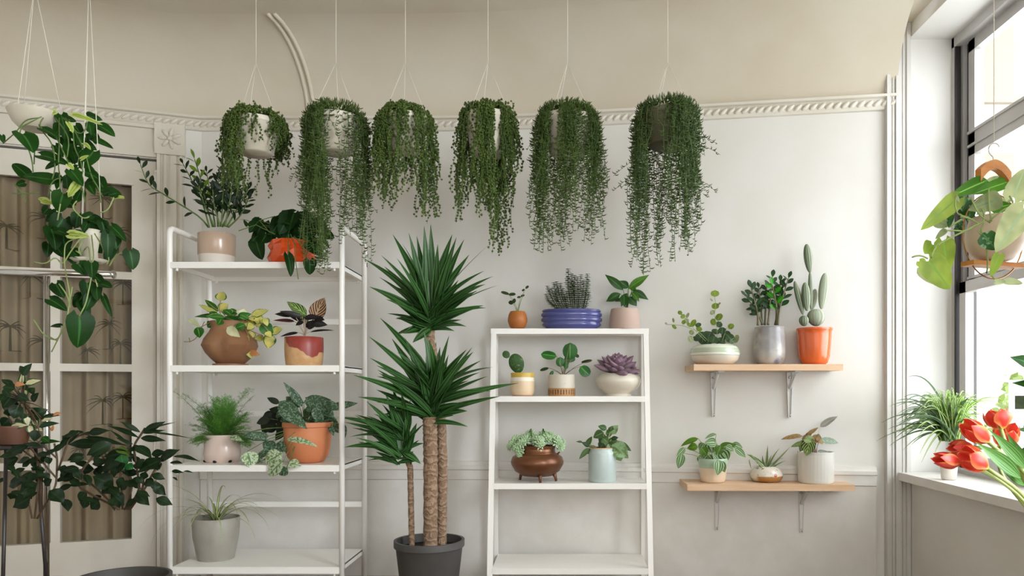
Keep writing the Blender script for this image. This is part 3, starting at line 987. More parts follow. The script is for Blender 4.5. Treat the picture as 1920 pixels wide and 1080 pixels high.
leaves(root, F4, 3.62, [(1320, 535, 1140, 408, 100, 0), (1385, 575, 1478, 372, 150, 1, .02), (1210, 535, 1030, 520, 62, 2), (1215, 590, 1015, 575, 40, 3), (1280, 545, 1075, 495, 52, 2), (1300, 560, 1440, 545, 60, 2), (1350, 595, 1508, 620, 72, 2),
    (1245, 690, 1080, 722, 34, 2), (1330, 655, 1420, 610, 50, 2), (1350, 685, 1562, 662, 24, 2), (1290, 590, 1220, 625, 50, 2), (1290, 580, 1170, 540, 80, 2), (1310, 570, 1190, 520, 60, 2), (1400, 560, 1480, 575, 60, 2), (1310, 640, 1400, 580, 60, 2), (1330, 600, 1260, 520, 70, 0)],
    [M['cal'], M['cal_b'], M['cal_d'], leaf_mat('maroon_leaf_back', '#4c2128', rough=.4, trans=.1)], 'ovate', random.Random(6), bend=.35, dy=.4, roll=.35, crown=(1300, 715), stem_m=M['pinkstem'], single=True, name='leaf')

# --- third tier
z = RZ[2]; Y = 3.66
M['pot_blush'] = mat('blush_white_glaze', '#d8c6bd', '#c9b3a8', 5, .2, coat=.5)
root, _ = potted('asparagus_fern', 'feathery bright green fern in a glossy blush-white footed pot', 'plant', F5, 485, Y, z,
                 [(116, 888), (130, 868), (136, 820), (130, 770), (132, 720), (140, 690), (143, 678)], M['pot_blush'])
for a in (3.7, 4.7, 5.6):
    q = MB(); q.ell((root.location.x+.076*cos(a), root.location.y+.076*sin(a), z+.008), (Vector((.010, 0, 0)), Vector((0, .010, 0)), Vector((0, 0, .0075))), 8, 6)
    q.build('foot', M['soil'], root)
def fern(root, zf, Y, cx, cy, n, rnd, fm, sm):
    mb, st = MB(), MB()
    for i in range(n):
        if i < 5: dx, dyy = [(-430, -400), (-300, -345), (230, -390), (250, -330), (200, -360)][i]
        else:
            a = rnd.uniform(-.25, 1.25)*pi
            rr = rnd.uniform(.4, 1)**.6
            dx, dyy = 275*rr*cos(a), -330*rr*max(-.15, sin(a))+rnd.uniform(-30, 30)
        B = zf.P(cx+rnd.uniform(-45, 45), cy, Y+rnd.uniform(-.03, .03))
        T = zf.P(cx+dx, cy+dyy, Y+rnd.uniform(-.13, .10))
        mid = (B+T)/2+Vector(((T.x-B.x)*.06, 0, .20*(T-B).length))
        k = 14
        pts = [B*(1-j/k)**2+mid*2*(j/k)*(1-j/k)+T*(j/k)**2 for j in range(k+1)]
        st.tube(pts, [.0014-.0009*j/k for j in range(k+1)], 4)
        for j in range(3, k*2):
            f = j/2; a0 = min(int(f), k-1)
            p = pts[a0].lerp(pts[a0+1], f-a0)
            d = (pts[a0+1]-pts[a0]).normalized()
            _, u, v = basis(d, Vector((0, 0, 1)))
            sgn = 1 if j % 2 else -1
            br = (v*sgn*.9+d*.55+u*rnd.uniform(-.3, .5)).normalized()
            ln = .050*(1-.55*f/k)*rnd.uniform(.7, 1.2)
            w = 5
            for e in range(w):
                pp = p+br*(ln*(e+.5)/w)
                for s2 in (-1, 1):
                    dd = (br*.6+d*s2*.6+u*rnd.uniform(-.4, .4)).normalized()
                    le = .013*rnd.uniform(.7, 1.2)
                    hw = br.cross(dd).normalized().cross(dd)*.0009
                    mb.add([pp-hw, pp+hw, pp+dd*le], [(0, 1, 2)])
    mb.build('foliage', fm, root)
    st.build('stems', sm, root)
M['fern'] = leaf_mat('fern_needle', '#56963f', rough=.5, trans=.2)
fern(root, F5, Y, 480, 672, 115, random.Random(14), M['fern'], M['stem'])

M['terra'] = mat('terracotta', '#cf8358', '#c4774d', 6, .6, bump=(70, .06, .002))
M['scin'] = leaf_mat('silver_flecked_leaf', '#3a5441', '#6d876f', 'silver', rib='#3f5a43', rough=.45, trans=.1, n=9, thr=.54)
M['scin_d'] = leaf_mat('dark_back_leaf', '#1b281d', rough=.4, trans=.08)
M['scin_l'] = leaf_mat('pale_silver_leaf', '#6a8660', '#b3c3a4', 'silver', rib='#587850', rough=.45, trans=.15, n=7, thr=.47)
Y = 3.64
root, _ = potted('silver_pothos', 'silvery dark green trailing plant in a large terracotta pot on the rack', 'plant', F5, 1150, Y, z,
                 [(98, 895), (122, 886), (150, 850), (168, 790), (176, 720), (179, 640), (178, 622), (188, 618), (190, 585)], M['terra'])
leaves(root, F5, Y, [
    (1110, 425, 965, 235, 66), (1090, 430, 978, 345, 88), (930, 385, 1138, 595, 118, 0, -.12), (1120, 400, 990, 375, 62), (930, 400, 832, 355, 48, 1), (960, 480, 850, 440, 90, 1), (880, 470, 800, 645, 115, 1), (980, 520, 920, 665, 95, 1),
    (1130, 440, 1345, 440, 108), (1120, 390, 1330, 372, 92), (1190, 520, 1375, 520, 98), (1340, 425, 1542, 398, 58, 0, .03), (1040, 580, 1215, 612, 105, 0, -.09), (1320, 560, 1352, 652, 50), (1430, 560, 1437, 685, 42), (1200, 400, 1130, 352, 50),
    (850, 655, 640, 652, 60, 0, -.12), (650, 640, 850, 690, 60, 0, -.12), (545, 668, 652, 692, 52, 2, -.12), (680, 775, 715, 905, 128, 2, -.14), (880, 690, 830, 790, 110, 0, -.1), (880, 765, 735, 830, 70, 0, -.1), (985, 680, 1228, 725, 56, 2, -.19), (900, 720, 985, 770, 88, 0, -.1),
    (950, 790, 815, 870, 125, 2, -.17), (960, 850, 835, 965, 125, 2, -.19), (1000, 870, 1098, 885, 92, 2, -.17), (990, 900, 930, 960, 80, 0, -.19), (960, 450, 890, 560, 110, 1), (1240, 480, 1340, 600, 100), (1010, 480, 1090, 600, 100, 1), (960, 600, 900, 690, 60, 1), (1250, 400, 1420, 450, 90)]+fill(random.Random(6), 16, 900, 1330, 390, 540, 150, 92, 0, .7)+fill(random.Random(7), 6, 850, 1000, 440, 600, 130, 90, 1, .8)+fill(random.Random(8), 6, 760, 960, 680, 850, 110, 90, 2, .8),
    [M['scin'], M['scin_d'], M['scin_l']], 'ovate', random.Random(4), bend=.5, dy=.4, roll=.4, crown=(1130, 610), stem_m=M['stem'])
# grassy plant on the bottom shelf of the rack
M['spider'] = leaf_mat('striped_grass_leaf', '#5f7f3e', '#c9cf9a', 'long', rough=.45, trans=.2, n=1, thr=.3)
def grass(root, base, n, reach, height, rnd, m, W=.011, name='foliage', droop=1.0, yk=1.0):
    mb = MB()
    for i in range(n):
        a = 2*pi*i/n*2.4+rnd.uniform(-.2, .2)
        rr = rnd.uniform(.35, 1)
        h = height*rnd.uniform(.6, 1.05)
        d = Vector((cos(a), sin(a)*yk, 0))
        L = (reach*rr+h)*1.1
        el = R(rnd.uniform(50, 82))
        mb.leaf(base+d*.008*rnd.random(), d*cos(el)+Vector((0, 0, sin(el))), Vector((-d.x, -d.y, .3)), L, W*rnd.uniform(.7, 1.2), 'grass', droop*rnd.uniform(1.2, 2.5), .25, 10, 0)
    return mb.build(name, m, root)
root, _ = potted('spider_plant', 'small grassy plant on the lowest shelf of the rack, under the fern', 'plant', PX, 405, 3.68, RZ[3], [(32, 1062), (40, 1020), (42, 985)], mat('grey_stoneware', '#9b968c', '#8d887e', 8, .5))
grass(root, Vector((root.location.x, 3.68, RZ[3]+.17)), 34, .12, .27, random.Random(3), M['spider'])

# ---------------------------------------------------------------- the white shelf unit: nine pots
M['pil'] = leaf_mat('coin_leaf', '#2f6a33', rib='#5f9a50', rough=.3, trans=.15)
M['pil_d'] = leaf_mat('dark_coin_leaf', '#2c3f22', rough=.4, trans=.1)
M['redstem'] = mat('reddish_stem', '#7b6a4c', None, 4, .5)
z = LZ[0]; Y = 3.885
root, _ = potted('pilea_sprig', 'thin stems with flat dark leaves in a small round terracotta pot', 'plant', F21, 262, Y, z,
                 [(36, 500), (56, 480), (68, 445), (68, 425), (62, 395), (52, 376)], mat('orange_clay', '#b06a2e', '#a05c26', 7, .55))
leaves(root, F21, Y, [(205, 268, 145, 250, 22), (200, 270, 250, 266, 24, 0, -.02), (230, 335, 200, 318, 34), (225, 312, 250, 318, 38), (285, 285, 258, 290, 16), (283, 283, 312, 272, 16), (312, 232, 293, 245, 16), (318, 228, 340, 208, 18)],
       [M['pil_d']], 'round', random.Random(2), bend=.2, dy=.1, roll=.15, crown=(262, 385), stem_m=M['pale_stem'], stem_r=.001)
M['blue'] = mat('periwinkle_glaze', '#45497f', '#50548a', 5, .22, coat=.5)
root, _ = potted('jade_sprig_bowl', 'upright bushy stems of tiny grey-green leaves in a ribbed blue-violet bowl', 'plant', F21, 639, Y, z,
                 [(170, 500), (182, 492), (186, 484), (198, 480), (206, 470), (206, 462), (198, 453), (199, 450), (212, 444), (215, 432), (212, 424), (202, 417), (202, 414), (212, 408), (214, 396), (211, 388), (201, 382), (200, 379), (206, 376), (207, 370), (203, 366)], M['blue'], fn=lambda p, t: Vector((p.x, p.y*.52, p.z)))
M['sprig'] = leaf_mat('grey_green_sprig', '#3a5434', rib='#4c6642', rough=.45, trans=.12)
mb, st = MB(), MB()
rs = random.Random(17)
tops = [(470, 215), (485, 240), (515, 190), (535, 185), (560, 195), (460, 270), (500, 230), (545, 220), (575, 235), (470, 300), (590, 270), (520, 250), (610, 150), (615, 95), (640, 130), (660, 140), (680, 150), (705, 135), (725, 180), (750, 130), (755, 170), (740, 230), (650, 180), (630, 200), (690, 200), (715, 230), (670, 240), (605, 250), (760, 260), (565, 260)]
for tx, ty in tops:
    dyp = rs.uniform(-.045, .045)
    B = F21.P(639+(tx-620)*.62+rs.uniform(-8, 8), 372, Y+dyp*.7); T = F21.P(tx, ty, Y+dyp)
    n = int((T-B).length/.0095)
    mid = (B+T)/2+Vector(((T.x-B.x)*.25, 0, 0))
    pts = [B*(1-j/8)**2+mid*2*(j/8)*(1-j/8)+T*(j/8)**2 for j in range(9)]
    st.tube(pts, .0015, 5)
    for j in range(n+1):
        f = j/n*8; a = min(int(f), 7); p = pts[a].lerp(pts[a+1], f-a)
        for e in range(3):
            an = j*1.1+e*2.1+rs.uniform(-.2, .2)
            mb.leaf(p, Vector((cos(an), sin(an), .35)), Vector((0, 0, 1)), .024*rs.uniform(.8, 1.1)*(1 if j < n-1 else .7), .0165, 'ovate', .3, .15, 3, 0, 0, 0, 1)
mb.build('foliage', M['sprig'], root); st.build('stems', M['stem'], root)
M['pinkpot'] = mat('dusty_pink_clay', '#bfa79a', '#b89f91', 6, .6)
root, _ = potted('peace_lily', 'young plant with pointed glossy leaves in a dusty pink pot on the shelf unit top', 'plant', F21, 1010, Y, z,
                 [(104, 498), (107, 470), (104, 410), (98, 370), (95, 357)], M['pinkpot'])
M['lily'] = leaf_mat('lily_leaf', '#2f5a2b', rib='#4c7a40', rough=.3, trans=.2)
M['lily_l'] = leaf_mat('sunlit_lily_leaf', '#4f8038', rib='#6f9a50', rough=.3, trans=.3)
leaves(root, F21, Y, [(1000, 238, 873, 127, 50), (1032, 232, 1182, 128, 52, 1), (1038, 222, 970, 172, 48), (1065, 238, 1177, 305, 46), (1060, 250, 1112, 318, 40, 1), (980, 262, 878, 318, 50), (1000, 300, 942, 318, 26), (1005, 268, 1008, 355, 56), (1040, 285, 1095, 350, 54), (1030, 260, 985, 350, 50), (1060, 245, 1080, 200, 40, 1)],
       [M['lily'], M['lily_l']], 'lance', random.Random(9), bend=.7, dy=.35, roll=.35, wide=1.15, crown=(1025, 362), stem_m=M['stem'])

z = LZ[1]; Y = 3.862
root, _ = potted('prickly_pear', 'small two-pad cactus in a yellow-rimmed cream cup on the shelf unit', 'cactus', F21, 297, Y, z,
                 [(66, 982), (78, 970), (84, 940), (85, 890), (81, 850), (83, 822)], band_mat('yellow_cream_cup', [(0, '#cfa184'), (.06, '#d5bd9b'), (.64, '#e0d6c6'), (.80, '#c1a03f')], .4, wob=.03))
M['cactus'] = leaf_mat('cactus_skin', '#33582f', '#5b7a48', 'silver', rough=.5, trans=0, n=6, thr=.62)
def pad(cx, cy, rx, ry, tilt, Yp):
    q = MB(); c = F21.P(cx, cy, Yp)
    u = Vector((cos(tilt), 0, sin(tilt))); w = Vector((-sin(tilt), 0, cos(tilt)))
    a, b = F21.u(rx, Yp), F21.u(ry, Yp)
    q.ell(c, (u*a, Vector((0, -a*.35, 0)), w*b), 22, 14, fn=lambda t, p: 1-.12*max(0, -sin(p)))
    for i in range(-3, 4):
        for j in range(-4, 5):
            x, y = i/3.4, j/4.6
            if x*x+y*y < .85:
                dpt = math.sqrt(1-x*x-y*y)*.35*a
                for s in range(3):
                    p0 = c+u*(a*x)+w*(b*y)+Vector((0, -dpt, 0))
                    dr = (Vector((0, -1, 0))+u*(x*.5+(s-1)*.4)+w*.3).normalized()
                    q.add([p0+u*.0005, p0-u*.0005, p0+dr*.006], [(0, 1, 2)], m=1)
    q.build('pad', [M['cactus'], M['pale_stem']], root)
pad(255, 750, 53, 70, .32, Y); pad(183, 688, 26, 28, .7, Y-.005)
t = NT('cream_tan_marked'); t.set(.45)
u, v = t.uv()
rows = t.math('MULTIPLY', t.step(v, .07, .09), t.step(v, .31, .29))
ticks = t.step(t.math('ADD', t.math('SINE', t.math('MULTIPLY', u, 2*pi*30)), t.math('MULTIPLY', t.math('SUBTRACT', t.noise(70, 2), .5), 3.0)), .25, .5)
c = t.mix(t.step(v, .365, .375), t.mix(t.math('MULTIPLY', rows, ticks), srgb('#a87f4e'), srgb('#5a2a1c')), t.mix(t.step(t.noise(50, 3), .62, .75), srgb('#c9c1b1'), srgb('#b5ab98')))
t.col(c); M['markpot'] = t.m
root, _ = potted('pilea_peperomioides', 'round coin-leaved plant in a cream cylinder pot with tan patterned base', 'plant', F21, 570, Y, z,
                 [(94, 982), (95, 978), (95, 930), (95, 850), (93, 835)], t.m)
leaves(root, F21, Y, [(535, 700, 425, 685, 68), (630, 605, 628, 725, 105, 0, .01), (625, 695, 628, 745, 80, 0, .03), (560, 705, 560, 775, 62), (480, 782, 418, 798, 26, 1), (510, 800, 485, 850, 26), (602, 745, 600, 790, 34), (785, 728, 705, 742, 24, 1), (700, 772, 765, 835, 82), (665, 690, 692, 705, 26, 1, .03), (580, 770, 615, 735, 40)],
       [M['pil'], M['pil_d']], 'round', random.Random(12), bend=.25, dy=.12, roll=.15, fold=-.08, crown=(582, 835), stem_m=M['redstem'], stem_r=.0014, single=True, name='leaf')
M['creampot'] = mat('cream_glaze', '#d8d0c2', '#cfc6b6', 5, .4, coat=.2)
root, _ = potted('purple_echeveria', 'large dusty purple succulent rosette in a white pedestal bowl', 'plant', F21, 966, Y, z,
                 [(92, 982), (90, 974), (84, 966), (110, 948), (140, 922), (157, 886), (158, 868), (146, 846), (124, 832), (116, 829)], M['creampot'])
t = NT('purple_succulent'); t.set(.5)
u, v = t.uv()
t.col(t.mix(t.step(t.math('ADD', v, t.math('MULTIPLY', t.math('SUBTRACT', t.noise(25, 2), .5), .5)), .35, .95), srgb('#6f6664'), srgb('#86687a')))
M['ech'] = t.m
def fat(mb, base, d, n, L, W, m=0, thick=.28, tipsharp=.35):
    """thick succulent leaf: swollen towards the tip and pointed"""
    t_, n_, s_ = basis(d, n)
    nu, nv = 8, 7
    vs, uv = [], []
    for i in range(nv+1):
        v = i/nv
        w = (.42+.58*sin(pi*min(1, v*.9)))*(1-v**6) if v < 1 else .02
        for j in range(nu):
            a = 2*pi*j/nu
            vs.append(Vector(base)+t_*(L*v)+s_*(cos(a)*w*W/2)+n_*(sin(a)*w*W*thick+.16*L*v*v)); uv.append((j/nu, v))
    fs = [(i*nu+j, i*nu+(j+1) % nu, (i+1)*nu+(j+1) % nu, (i+1)*nu+j) for i in range(nv) for j in range(nu)]
    mb.add(vs, fs, uv, m)
def rosette(mb, c, ax, r, n, rnd, wk=.42, m=0, el0=0, el1=1.35, thick=.25):
    ax, u, w = basis(ax, Vector((.2, -1, .1)))
    for i in range(n):
        f = (i+.5)/n
        a = i*2.39996
        el = el0+(el1-el0)*f**1.1+rnd.uniform(-.08, .08)
        d = (u*cos(a)+w*sin(a))*cos(el)+ax*sin(el)
        L = r*(1-.55*f)*rnd.uniform(.9, 1.08)
        fat(mb, c+ax*(r*.10*f), d, ax-d*.3, L, L*wk*(1+.3*f), m, thick)
mb = MB()
rosette(mb, F21.P(962, 800, Y), Vector((.05, -.35, 1)), F21.u(178, Y), 44, random.Random(5), .52)
rosette(mb, F21.P(1040, 800, Y+.01), Vector((.6, -.3, .8)), F21.u(92, Y), 18, random.Random(6), .5)
mb.build('rosette', M['ech'], root)

z = LZ[2]; Y = 3.82
M['copper'] = mat('aged_copper', '#7d5236', '#674029', 5, .33, .5, bump=(30, .05, .003))
root, _ = potted('sedum_cauldron', 'pale green burro tail succulent spilling over a brown copper three-legged cauldron', 'plant', F22, 580, Y, z+.020,
                 [(60, 925), (150, 912), (225, 865), (262, 800), (268, 770), (250, 720), (205, 690), (190, 684), (188, 676), (182, 672), (178, 640), (184, 634), (184, 618), (188, 612)], M['copper'])
for a in (2.75, 4.9, 6.1):
    q = MB(); c = root.location
    q.tube([c+Vector((.085*cos(a), .085*sin(a), .022)), c+Vector((.094*cos(a), .094*sin(a), .002)), c+Vector((.098*cos(a), .098*sin(a), -.020))], [.014, .008, .006], 10); q.build('leg', M['copper'], root)
q = MB(); h = [F22.P(770, 640, Y-.02), F22.P(805, 650, Y-.02), F22.P(808, 690, Y-.02), F22.P(778, 712, Y-.02)]
q.tube(rnd_path(h, .012, 4), .005, 8); q.build('handle', M['copper'], root)
t = NT('sedum_leaf'); t.set(.5)
u, v = t.uv()
t.col(t.mix(t.step(v, .1, .9), srgb('#56804f'), srgb('#b4cba4')))
M['sedum'] = t.m
mb = MB(); rs = random.Random(31)
for cx, cy, rr, dy_ in [(310, 610, 62, -.01), (345, 555, 60, 0), (385, 690, 62, -.05), (350, 650, 58, -.04), (400, 600, 62, -.04), (410, 545, 58, .02), (445, 560, 60, -.03), (500, 490, 55, .04), (540, 560, 60, .0), (475, 515, 55, .02), (600, 560, 62, -.05), (612, 608, 55, -.07), (570, 520, 55, .03),
                        (655, 490, 58, .04), (690, 540, 62, -.01), (740, 560, 60, .0), (790, 550, 55, .02), (800, 590, 60, -.02), (835, 625, 58, -.02), (640, 545, 58, 0), (850, 585, 45, .02), (285, 635, 40, .0), (395, 735, 40, -.06), (820, 650, 40, -.03), (720, 500, 50, .04)]:
    c = F22.P(cx, cy, Y-.02+dy_)
    axx = Vector(((cx-580)/330, -.55, .75-(cy-520)/170)).normalized()
    rosette(mb, c-axx*F22.u(rr*.35, Y), axx, F22.u(rr*1.22, Y), 34, rs, .36, 0, -.35, 1.35, .42)
mb.build('foliage', M['sedum'], root)
q = MB()                                        # trailing stems the rosettes sit on
for cx, cy in [(310, 610), (385, 690), (400, 600), (612, 608), (740, 560), (800, 590), (835, 625), (500, 490), (655, 490)]:
    q.tube([F22.P(580+(cx-580)*.5, 630, Y), F22.P(580+(cx-580)*.8, cy-35, Y-.02), F22.P(cx, cy, Y-.03)], .004, 6)
q.build('stems', M['stem'], root)
Y = 3.79
root, _ = potted('hoya_jar', 'pale grey-green leaved plant in a plain pale blue jar on the lowest visible shelf', 'plant', F22, 1238, Y, z,
                 [(132, 1022), (138, 1012), (140, 990), (140, 740), (137, 722), (124, 708), (120, 694), (122, 688)], mat('pale_blue_glaze', '#b9c6c3', '#aebcb8', 6, .3, coat=.3))
q = MB(); k = Y/F/5.4
q.lathe((root.location.x, Y, z), [(104*k, 300*k), (112*k, 336*k), (114*k, 345*k), (108*k, 345*k), (104*k, 318*k)], 32); q.build('inner_pot', M['terra'], root)
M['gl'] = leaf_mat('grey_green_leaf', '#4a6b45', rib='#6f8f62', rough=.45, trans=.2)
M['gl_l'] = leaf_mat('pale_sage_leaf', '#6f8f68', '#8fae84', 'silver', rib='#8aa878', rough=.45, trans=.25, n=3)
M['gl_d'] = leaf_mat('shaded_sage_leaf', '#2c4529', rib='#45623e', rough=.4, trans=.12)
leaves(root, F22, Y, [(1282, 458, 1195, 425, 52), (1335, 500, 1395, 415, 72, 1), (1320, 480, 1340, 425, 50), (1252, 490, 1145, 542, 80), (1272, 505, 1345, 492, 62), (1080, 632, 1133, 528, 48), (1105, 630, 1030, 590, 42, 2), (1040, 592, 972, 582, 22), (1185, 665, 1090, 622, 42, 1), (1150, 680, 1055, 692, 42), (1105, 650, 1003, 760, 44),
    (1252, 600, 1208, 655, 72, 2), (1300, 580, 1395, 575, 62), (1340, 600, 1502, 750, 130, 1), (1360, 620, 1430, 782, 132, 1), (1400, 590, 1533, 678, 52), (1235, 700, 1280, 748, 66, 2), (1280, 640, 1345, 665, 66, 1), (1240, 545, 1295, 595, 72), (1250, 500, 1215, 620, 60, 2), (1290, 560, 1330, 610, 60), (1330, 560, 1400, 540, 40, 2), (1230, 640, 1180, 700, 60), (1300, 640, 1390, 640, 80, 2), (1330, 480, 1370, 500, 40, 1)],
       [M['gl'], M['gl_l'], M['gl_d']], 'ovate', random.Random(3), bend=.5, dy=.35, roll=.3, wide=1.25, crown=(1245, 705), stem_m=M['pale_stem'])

# ---------------------------------------------------------------- pale wooden shelves
z = WZ; Y = 3.80
root, _ = potted('coin_leaf_trailer', 'sprawling coin-leaved plant with one upright sprig in a low white and green bowl', 'plant', F23, 331, Y, z,
                 [(82, 722), (105, 715), (128, 695), (137, 668), (138, 650), (130, 628), (112, 614), (104, 612)], band_mat('white_green_bowl', [(0, '#d5cbbb'), (.45, '#8f9c86'), (.475, '#dcdccd'), (.60, '#93a58a'), (.62, '#b9c4ab'), (.82, '#d5d9c8')], .25, coat=.5))
M['coin'] = leaf_mat('sage_coin_leaf', '#3e5a40', rib='#56755a', rough=.4, trans=.15)
M['coin_l'] = leaf_mat('light_coin_leaf', '#7d9a4e', rib='#8fae62', rough=.4, trans=.3)
M['coin_p'] = leaf_mat('pale_coin_leaf', '#8a9a7a', rib='#9fae90', rough=.4, trans=.25)
leaves(root, F23, Y, [(310, 545, 285, 595, 62), (260, 560, 235, 600, 50), (300, 580, 285, 628, 40), (245, 545, 262, 590, 45), (330, 570, 318, 610, 46), (350, 580, 365, 610, 50), (375, 520, 370, 560, 40), (385, 540, 405, 590, 46), (340, 530, 330, 560, 40), (400, 560, 430, 605, 44), (270, 575, 255, 618, 40), (230, 570, 222, 600, 36), (360, 600, 390, 612, 44), (420, 580, 440, 610, 36),
    (330, 350, 333, 312, 42, 1), (335, 420, 333, 383, 36, 1), (322, 450, 312, 425, 30, 2), (345, 485, 365, 442, 36, 1), (330, 510, 315, 472, 28, 1), (345, 520, 365, 490, 32), (410, 530, 434, 502, 32, 1), (388, 582, 405, 543, 34, 1), (445, 610, 460, 562, 26, 2), (185, 568, 205, 605, 30, 2), (200, 520, 220, 475, 28, 1), (175, 500, 165, 470, 26, 2), (160, 470, 142, 450, 26, 1),
    (130, 450, 140, 428, 24, 1), (170, 470, 185, 438, 14, 2), (110, 512, 95, 525, 28, 1), (100, 495, 95, 468, 10, 2), (62, 505, 50, 495, 12, 2), (210, 540, 190, 560, 26, 2), (230, 540, 255, 520, 34, 1), (195, 500, 180, 515, 28, 1), (150, 505, 160, 480, 20, 1), (352, 395, 362, 380, 10, 2), (318, 375, 305, 358, 10, 2), (240, 520, 235, 495, 30)],
       [M['coin'], M['coin_l'], M['coin_p']], 'round', random.Random(2), bend=.25, dy=.3, roll=.4, fold=.06, seg=6, wide=1.15)
q = MB()
for pts in ([(340, 612), (345, 540), (328, 450), (338, 400), (328, 330)], [(300, 605), (240, 545), (150, 510), (60, 505)], [(280, 600), (230, 550), (190, 500), (140, 440)], [(370, 610), (385, 560), (400, 520)], [(390, 610), (430, 590), (450, 570)]):
    q.tube(rnd_path([F23.P(x, y, Y-.02) for x, y in pts], .02, 3), .0014, 6)
q.build('stems', M['pale_stem'], root)
t = NT('mottled_grey_glaze'); t.set(.3, 0, .5, .4)
f = t.noise(7, 5)
c = t.mix(t.step(f, .35, .6), srgb('#918f92'), srgb('#b8b4ae'))
c = t.mix(t.step(t.noise(11, 3, t.n('ShaderNodeTexCoord').outputs['Object']), .55, .72), c, srgb('#85796a'))
c = t.mix(t.step(t.noise(5, 4), .60, .72), c, srgb('#5b5c86'))
t.col(c)
root, _ = potted('zz_plant_vase', 'stout-stemmed glossy green plant in a mottled grey glazed vase on the wall shelf', 'plant', F23, 639, Y, z,
                 [(62, 718), (76, 704), (86, 680), (90, 645), (87, 590), (81, 530), (80, 512), (82, 506)], t.m)
M['zz2'] = leaf_mat('green_zz_leaf', '#23482a', rib='#3c6438', rough=.25, trans=.12)
M['neon'] = leaf_mat('bright_new_leaf', '#3fa02c', rib='#5fb845', rough=.3, trans=.3)
stem_leaves(root, F23, Y, [([(572, 510), (570, 440), (535, 300)], 9), ([(596, 508), (592, 420), (578, 300)], 9), ([(612, 508), (618, 400), (622, 290)], 9), ([(630, 508), (640, 400), (655, 240)], 10), ([(670, 508), (690, 400), (700, 265)], 9), ([(684, 508), (700, 400), (745, 245)], 10), ([(676, 508), (676, 400), (655, 285)], 6, 1), ([(600, 508), (570, 440), (510, 350)], 7)],
            [M['zz2'], M['neon']], mat('brown_green_stem', '#6b6547', None, 4, .5), L=62, W=32, start=.42, rnd=random.Random(4), r=.005, ang=.8)
Y = 3.765
M['orangeglaze'] = mat('orange_glaze', '#d95f26', '#e06a30', 4, .22, coat=.6)
root, _ = potted('column_cactus', 'tall grey-green ribbed cactus in a smooth bright orange pot', 'cactus', F23, 891, Y, z,
                 [(58, 716), (72, 704), (83, 670), (88, 620), (93, 545), (95, 526), (98, 522), (99, 513)], M['orangeglaze'])
t = NT('ribbed_cactus'); t.set(.55)
u, v = t.uv()
t.col(t.mix(t.step(t.math('SINE', t.math('MULTIPLY', u, 2*pi*10)), -.2, .9), srgb('#44593f'), srgb('#a3a68e')))
M['rib'] = t.m
t = NT('pale_cactus'); t.set(.55)
u, v = t.uv()
t.col(t.mix(t.step(t.math('SINE', t.math('MULTIPLY', u, 2*pi*10)), -.2, .9), srgb('#7d8a72'), srgb('#b9bba8')))
M['ribp'] = t.m
def joint(x0, y0, x1, y1, hw, m, dy_=0.0, flat=.55):
    q = MB()
    a, b = F23.P(x0, y0, Y+dy_), F23.P(x1, y1, Y+dy_)
    d, n, s = basis(b-a, Vector((0, -1, 0)))
    w = F23.u(hw, Y)
    q.ell((a+b)/2, (s*w, n*w*flat, (b-a)/2), 40, 16, fn=lambda t, p: (1+.07*cos(10*t))*(1.0+.10*sin(p)))
    q.build('segment', m, root)
for a in [(900, 515, 900, 418, 48, M['ribp'], 0, .8), (832, 515, 832, 455, 26, M['rib'], -.02, .8), (828, 452, 780, 260, 17, M['rib'], -.01), (850, 430, 838, 268, 23, M['rib'], -.02), (872, 425, 866, 205, 12, M['rib'], .01), (866, 215, 847, 52, 23, M['rib'], .01), (880, 420, 896, 305, 18, M['ribp'], .03), (930, 420, 952, 215, 26, M['ribp'], .0)]:
    joint(*a)

z = WZ2; Y = 3.80
root, _ = potted('watermelon_peperomia', 'striped-leaf plant in a pale green and cream cup on the lower wall shelf', 'plant', F24, 525, Y, z,
                 [(100, 842), (112, 832), (120, 780), (130, 690), (134, 640), (132, 625)], band_mat('green_cream_cup', [(0, '#dcc7ad'), (.60, '#a9bda6'), (.70, '#a3b8a0')], .3, coat=.4, wob=.05))
M['pep'] = leaf_mat('melon_leaf', '#3c6a35', '#a3bb94', 'long', rough=.35, trans=.2, n=2.5, thr=.3)
M['pep_g'] = leaf_mat('plain_melon_leaf', '#55802f', rib='#6f9a44', rough=.35, trans=.3)
leaves(root, F24, Y, [(390, 405, 225, 470, 60, 1), (385, 480, 285, 495, 85, 1), (268, 490, 190, 570, 55), (240, 540, 205, 685, 85), (555, 362, 450, 402, 40), (500, 440, 520, 540, 130), (560, 440, 450, 440, 90), (480, 560, 410, 620, 80), (470, 560, 515, 630, 90), (580, 490, 740, 460, 80, 1), (600, 510, 665, 612, 130), (700, 455, 800, 490, 70), (730, 490, 830, 580, 70),
    (540, 540, 590, 620, 80), (580, 600, 570, 745, 90, 0, -.09), (600, 610, 635, 720, 70, 0, -.07), (420, 490, 470, 560, 90, 1), (400, 560, 440, 640, 90), (450, 450, 400, 520, 90), (600, 470, 560, 560, 90, 1), (640, 480, 720, 520, 80)],
       [M['pep'], M['pep_g']], 'ovate', random.Random(5), bend=.5, dy=.35, roll=.4, crown=(520, 640), stem_m=M['pale_stem'])
t = NT('floral_china'); t.set(.2, 0, .5, .5)
vo = t.n('ShaderNodeTexVoronoi'); tc = t.n('ShaderNodeTexCoord'); t.l(tc.outputs['Object'], vo.inputs[0]); vo.inputs['Scale'].default_value = 34
r1 = t.step(vo.outputs[0], .34, .28)
c = t.mix(t.math('MULTIPLY', r1, t.step(t.noise(9, 1), .52, .56)), srgb('#d9d2c4'), srgb('#a8432e'))
c = t.mix(t.math('MULTIPLY', t.step(t.noise(38, 2), .60, .64), .8), c, srgb('#74804e'))
